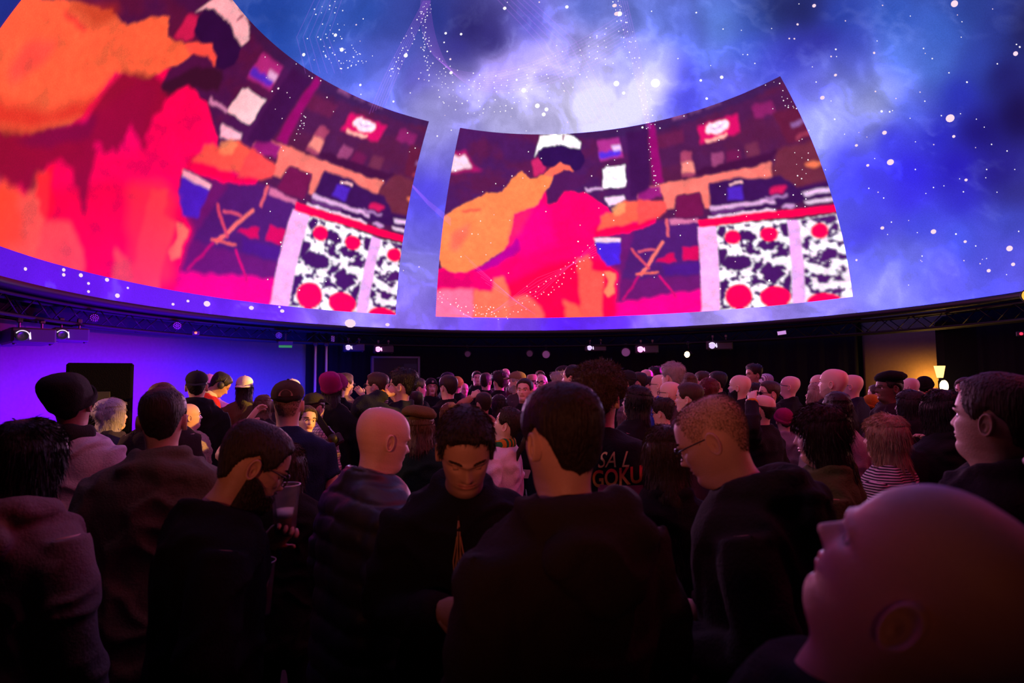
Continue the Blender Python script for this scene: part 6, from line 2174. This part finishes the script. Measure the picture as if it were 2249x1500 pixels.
I = find('bearded man in glasses and black')
g, d = grip(I, 0)
cup(g + np.array([0, 0, .055]) + d * .01, 'clear plastic pint cup in the bearded man\'s far hand', .35)
g, d = grip(I, 1)
cup(g + np.array([0, 0, .05]) + d * .01, 'clear plastic cup low in the shadow below the pint cup', .5)
I = find('person with long black hair in dark coat')
g, d = grip(I, 0)
cup(g + np.array([0, 0, .02]) + d * .02, 'clear plastic cup held beside the striped jersey', .6)
# phone
I = find('bearded man in black cap filming')
g, d = grip(I, 1)
ph = link('phone', None, None, g + np.array([0, 0, .05]))
ph.rotation_euler = (.15, .25, rz_to(g, CAM))
tag(ph, 'phone held up above the crowd beside the black cap', 'phone')
link('case', MB().bevbox((0, 0, 0), (.078, .012, .155), .005).mesh('case', [pmat('phone_case', (.35, .12, .10), .5)], False), ph)
link('screen', MB().box((0, -.0065, 0), (.07, .001, .145)).mesh('screen', [emit('phone_screen', (.5, .35, .6), .5)], False), ph)
link('camera_bump', MB().bevbox((.02, .008, .055), (.03, .006, .03), .002).mesh('camera_bump', [PLASTIC], False), ph)


def wristband(start, i, col, part=True):
    I = find(start)
    S, El, W_ = arm_joints((-1, 1)[i], I['arms'][i], I['build'])
    d = (W_ - El) / np.linalg.norm(W_ - El)
    p = I['pose'].lean(np.array([W_ - d * .030, W_ - d * .004]))
    link('wristband', MB().tube(p, .046, n=16).mesh('wristband', [cloth(col)]), I['body'])


wristband('black-haired man drinking', 0, (.55, .28, .02))
wristband('balding man in glasses drinking', 0, (.55, .22, .02))


# lettering laid on the shirts
def on_shirt(I, V, side):
    """push local points (x, *, z) onto the garment from behind (side -1) or in front (+1)"""
    me = I['top']
    bv = BVHTree.FromPolygons([v.co[:] for v in me.vertices], [p.vertices[:] for p in me.polygons])
    out = []
    for x, z in V:
        h = bv.ray_cast(Vector((x, side * 1.0, z)), Vector((0, -side, 0)))
        y = h[0][1] if h[0] is not None else side * .12
        out.append((x, y + side * .004, z))
    return np.array(out)


def shirt_text(I, text, px, py, wpx, hpx, mat, name, slope=0., shear=0., bold=0.):
    cu = bpy.data.curves.new('txt', 'FONT')
    cu.body = text
    cu.offset = bold
    cu.align_x = 'CENTER'
    cu.align_y = 'CENTER'
    cu.resolution_u = 4
    o = bpy.data.objects.new('txt', cu)
    COL.objects.link(o)
    dg = bpy.context.evaluated_depsgraph_get()
    me = bpy.data.meshes.new_from_object(o.evaluated_get(dg))
    bpy.data.objects.remove(o)
    bm = bmesh.new()
    bm.from_mesh(me)
    bmesh.ops.triangulate(bm, faces=bm.faces[:])
    for _ in range(2):
        bmesh.ops.subdivide_edges(bm, edges=[e for e in bm.edges if e.calc_length() > .12], cuts=1)
    bmesh.ops.triangulate(bm, faces=bm.faces[:])
    v = np.array([x.co[:] for x in bm.verts])
    f = [[q.index for q in p.verts] for p in bm.faces]
    bm.free()
    c = to_local(I, at(px, py, I['Z'] - .12))
    k = I['s'] * FPX / I['Z']
    ex = v.max(0) - v.min(0)
    ct = (v.max(0) + v.min(0)) / 2
    x = (v[:, 0] - ct[0]) / ex[0] * wpx / k
    z = (v[:, 1] - ct[1]) / ex[1] * hpx / k
    P_ = on_shirt(I, np.stack([c[0] + x + shear * z, c[2] + z + slope * x], -1), -1)
    me2 = make_mesh(name, P_, tris=f, mats=[mat], smooth=False)
    return link(name, me2, I['body'])


I = find('tall curly-haired man')
gm, nt, bs, N, L = nodes('red_gold_print')
tc = N.new('ShaderNodeTexCoord')
sx = N.new('ShaderNodeSeparateXYZ')
L.new(tc.outputs['Generated'], sx.inputs[0])
cr = N.new('ShaderNodeValToRGB')
cr.color_ramp.elements[0].color = (.62, .30, .05, 1)
cr.color_ramp.elements[1].color = (.55, .02, .03, 1)
cr.color_ramp.elements[0].position = .25
cr.color_ramp.elements[1].position = .75
L.new(sx.outputs[2], cr.inputs[0])
L.new(cr.outputs[0], bs.inputs['Base Color'])
bs.inputs['Roughness'].default_value = .8
tag(shirt_text(I, 'GOKU', 1362, 1042, 98, 36, gm, 'lettering', .13, 0, .02), 'red and gold block letters on the back')
GOLD = pmat('gold_print', (.62, .42, .16), .7)
tag(shirt_text(I, 'SA L', 1358, 1005, 62, 32, GOLD, 'lettering', .05, .25), 'gold script letters above')
# plain pink printed patch under the letters
c = to_local(I, at(1370, 1095, I['Z'] - .12))
k = I['s'] * FPX / I['Z']
gx, gz = np.meshgrid(np.linspace(-44, 44, 20) / k, np.linspace(-38, 34, 16) / k)
P_ = on_shirt(I, np.stack([c[0] + gx.ravel(), c[2] + gz.ravel()], -1), -1)
tag(link('printed_patch', make_mesh('printed_patch', P_, grid_faces(16, 20, wrap=False), mats=[pmat('pink_print', (.30, .06, .16), .8, var=.6, scale=9)]), I['body']), 'faded pink printed patch')
I = find('man in navy tee shirt')
tag(shirt_text(I, 'PI', 634, 1000, 36, 24, pmat('white_print', (.6, .52, .46), .8), 'lettering', -.18, 0, .03), 'worn white block letters')

# open front of the dark jacket: tee panel with gold ornament
I = find('man facing the camera with bowed head')
cp = [to_local(I, at(1012, y, I['Z'] - .15)) for y in (1165, 1340)]
k = I['s'] * FPX / I['Z']


def ornament(pts, r_):
    P_ = on_shirt(I, [(cp[0][0] - x / k, cp[0][2] - y / k) for x, y in pts], 1)
    return P_


mb = MB()
gz = np.linspace(-10, 190, 14)
L_, R_ = [(-2 - .10 * (y + 10), y) for y in gz], [(2 + .10 * (y + 10), y) for y in gz]
P_ = np.concatenate([ornament(L_, 0), ornament([(0, y) for y in gz], 0), ornament(R_, 0)])
Q_ = np.concatenate([grid_faces(2, 14, wrap=False) + i * 14 for i in range(2)])
link('tee_panel', make_mesh('tee_panel', P_, Q_, mats=[cloth((.02, .016, .012))]), I['body'])
for sg in (-1, 1):
    for cpts in ([(0, 0), (sg * 5, 40), (sg * 12, 80), (sg * 9, 120), (sg * 2, 150)], [(sg * 3, 60), (sg * 7, 90), (sg * 4, 115), (sg * 10, 135), (sg * 15, 120)], [(sg * 2, 20), (sg * 3, 60), (sg * 1, 100)]):
        mb.tube(ornament(cpts, 0) + np.array([0, .003, 0]), .0022, n=5)
tag(link('ornament', mb.mesh('ornament', [pmat('dull_gold_print', (.38, .24, .11), .7)]), I['body']), 'dull gold flame ornament on the chest')

# camera slung on the photographer's back
I = find('photographer in checked pale shirt')
pc = at(735, 968, I['Z'] - .28)
cm = link('camera_body', None, None, pc)
cm.name = 'slung_camera'
cm.rotation_euler = (.3, .5, rz_to(pc, CAM))
tag(cm, 'black camera slung over the checked shirt on a wide strap', 'camera')
link('housing', MB().bevbox((0, 0, 0), (.13, .06, .09), .012).mesh('housing', [PLASTIC], False), cm)
link('lens', MB().lathe([(.001, .10), (.03, .10), (.034, .09), (.034, .03), (.038, .0)], 18, c=(0, .03, 0), M=rot_axis((1, 0, 0), -math.pi / 2)).mesh('lens', [BLACKMETAL]), cm)
link('viewfinder', MB().bevbox((0, 0, .055), (.05, .05, .03), .008).mesh('viewfinder', [PLASTIC], False), cm)
M = np.array(Euler(cm.rotation_euler).to_matrix())
pts = [M.T @ (at(x, y, I['Z'] - dz) - pc) for x, y, dz in ((690, 905, .19), (700, 920, .24), (715, 942, .29), (728, 960, .30))]
link('strap', MB().tube(pts, np.array([[.004, .028]] * 4), n=8, up=M.T @ np.array([FWD[0], FWD[1], 0])).mesh('strap', [cloth((.015, .014, .016))]), cm)
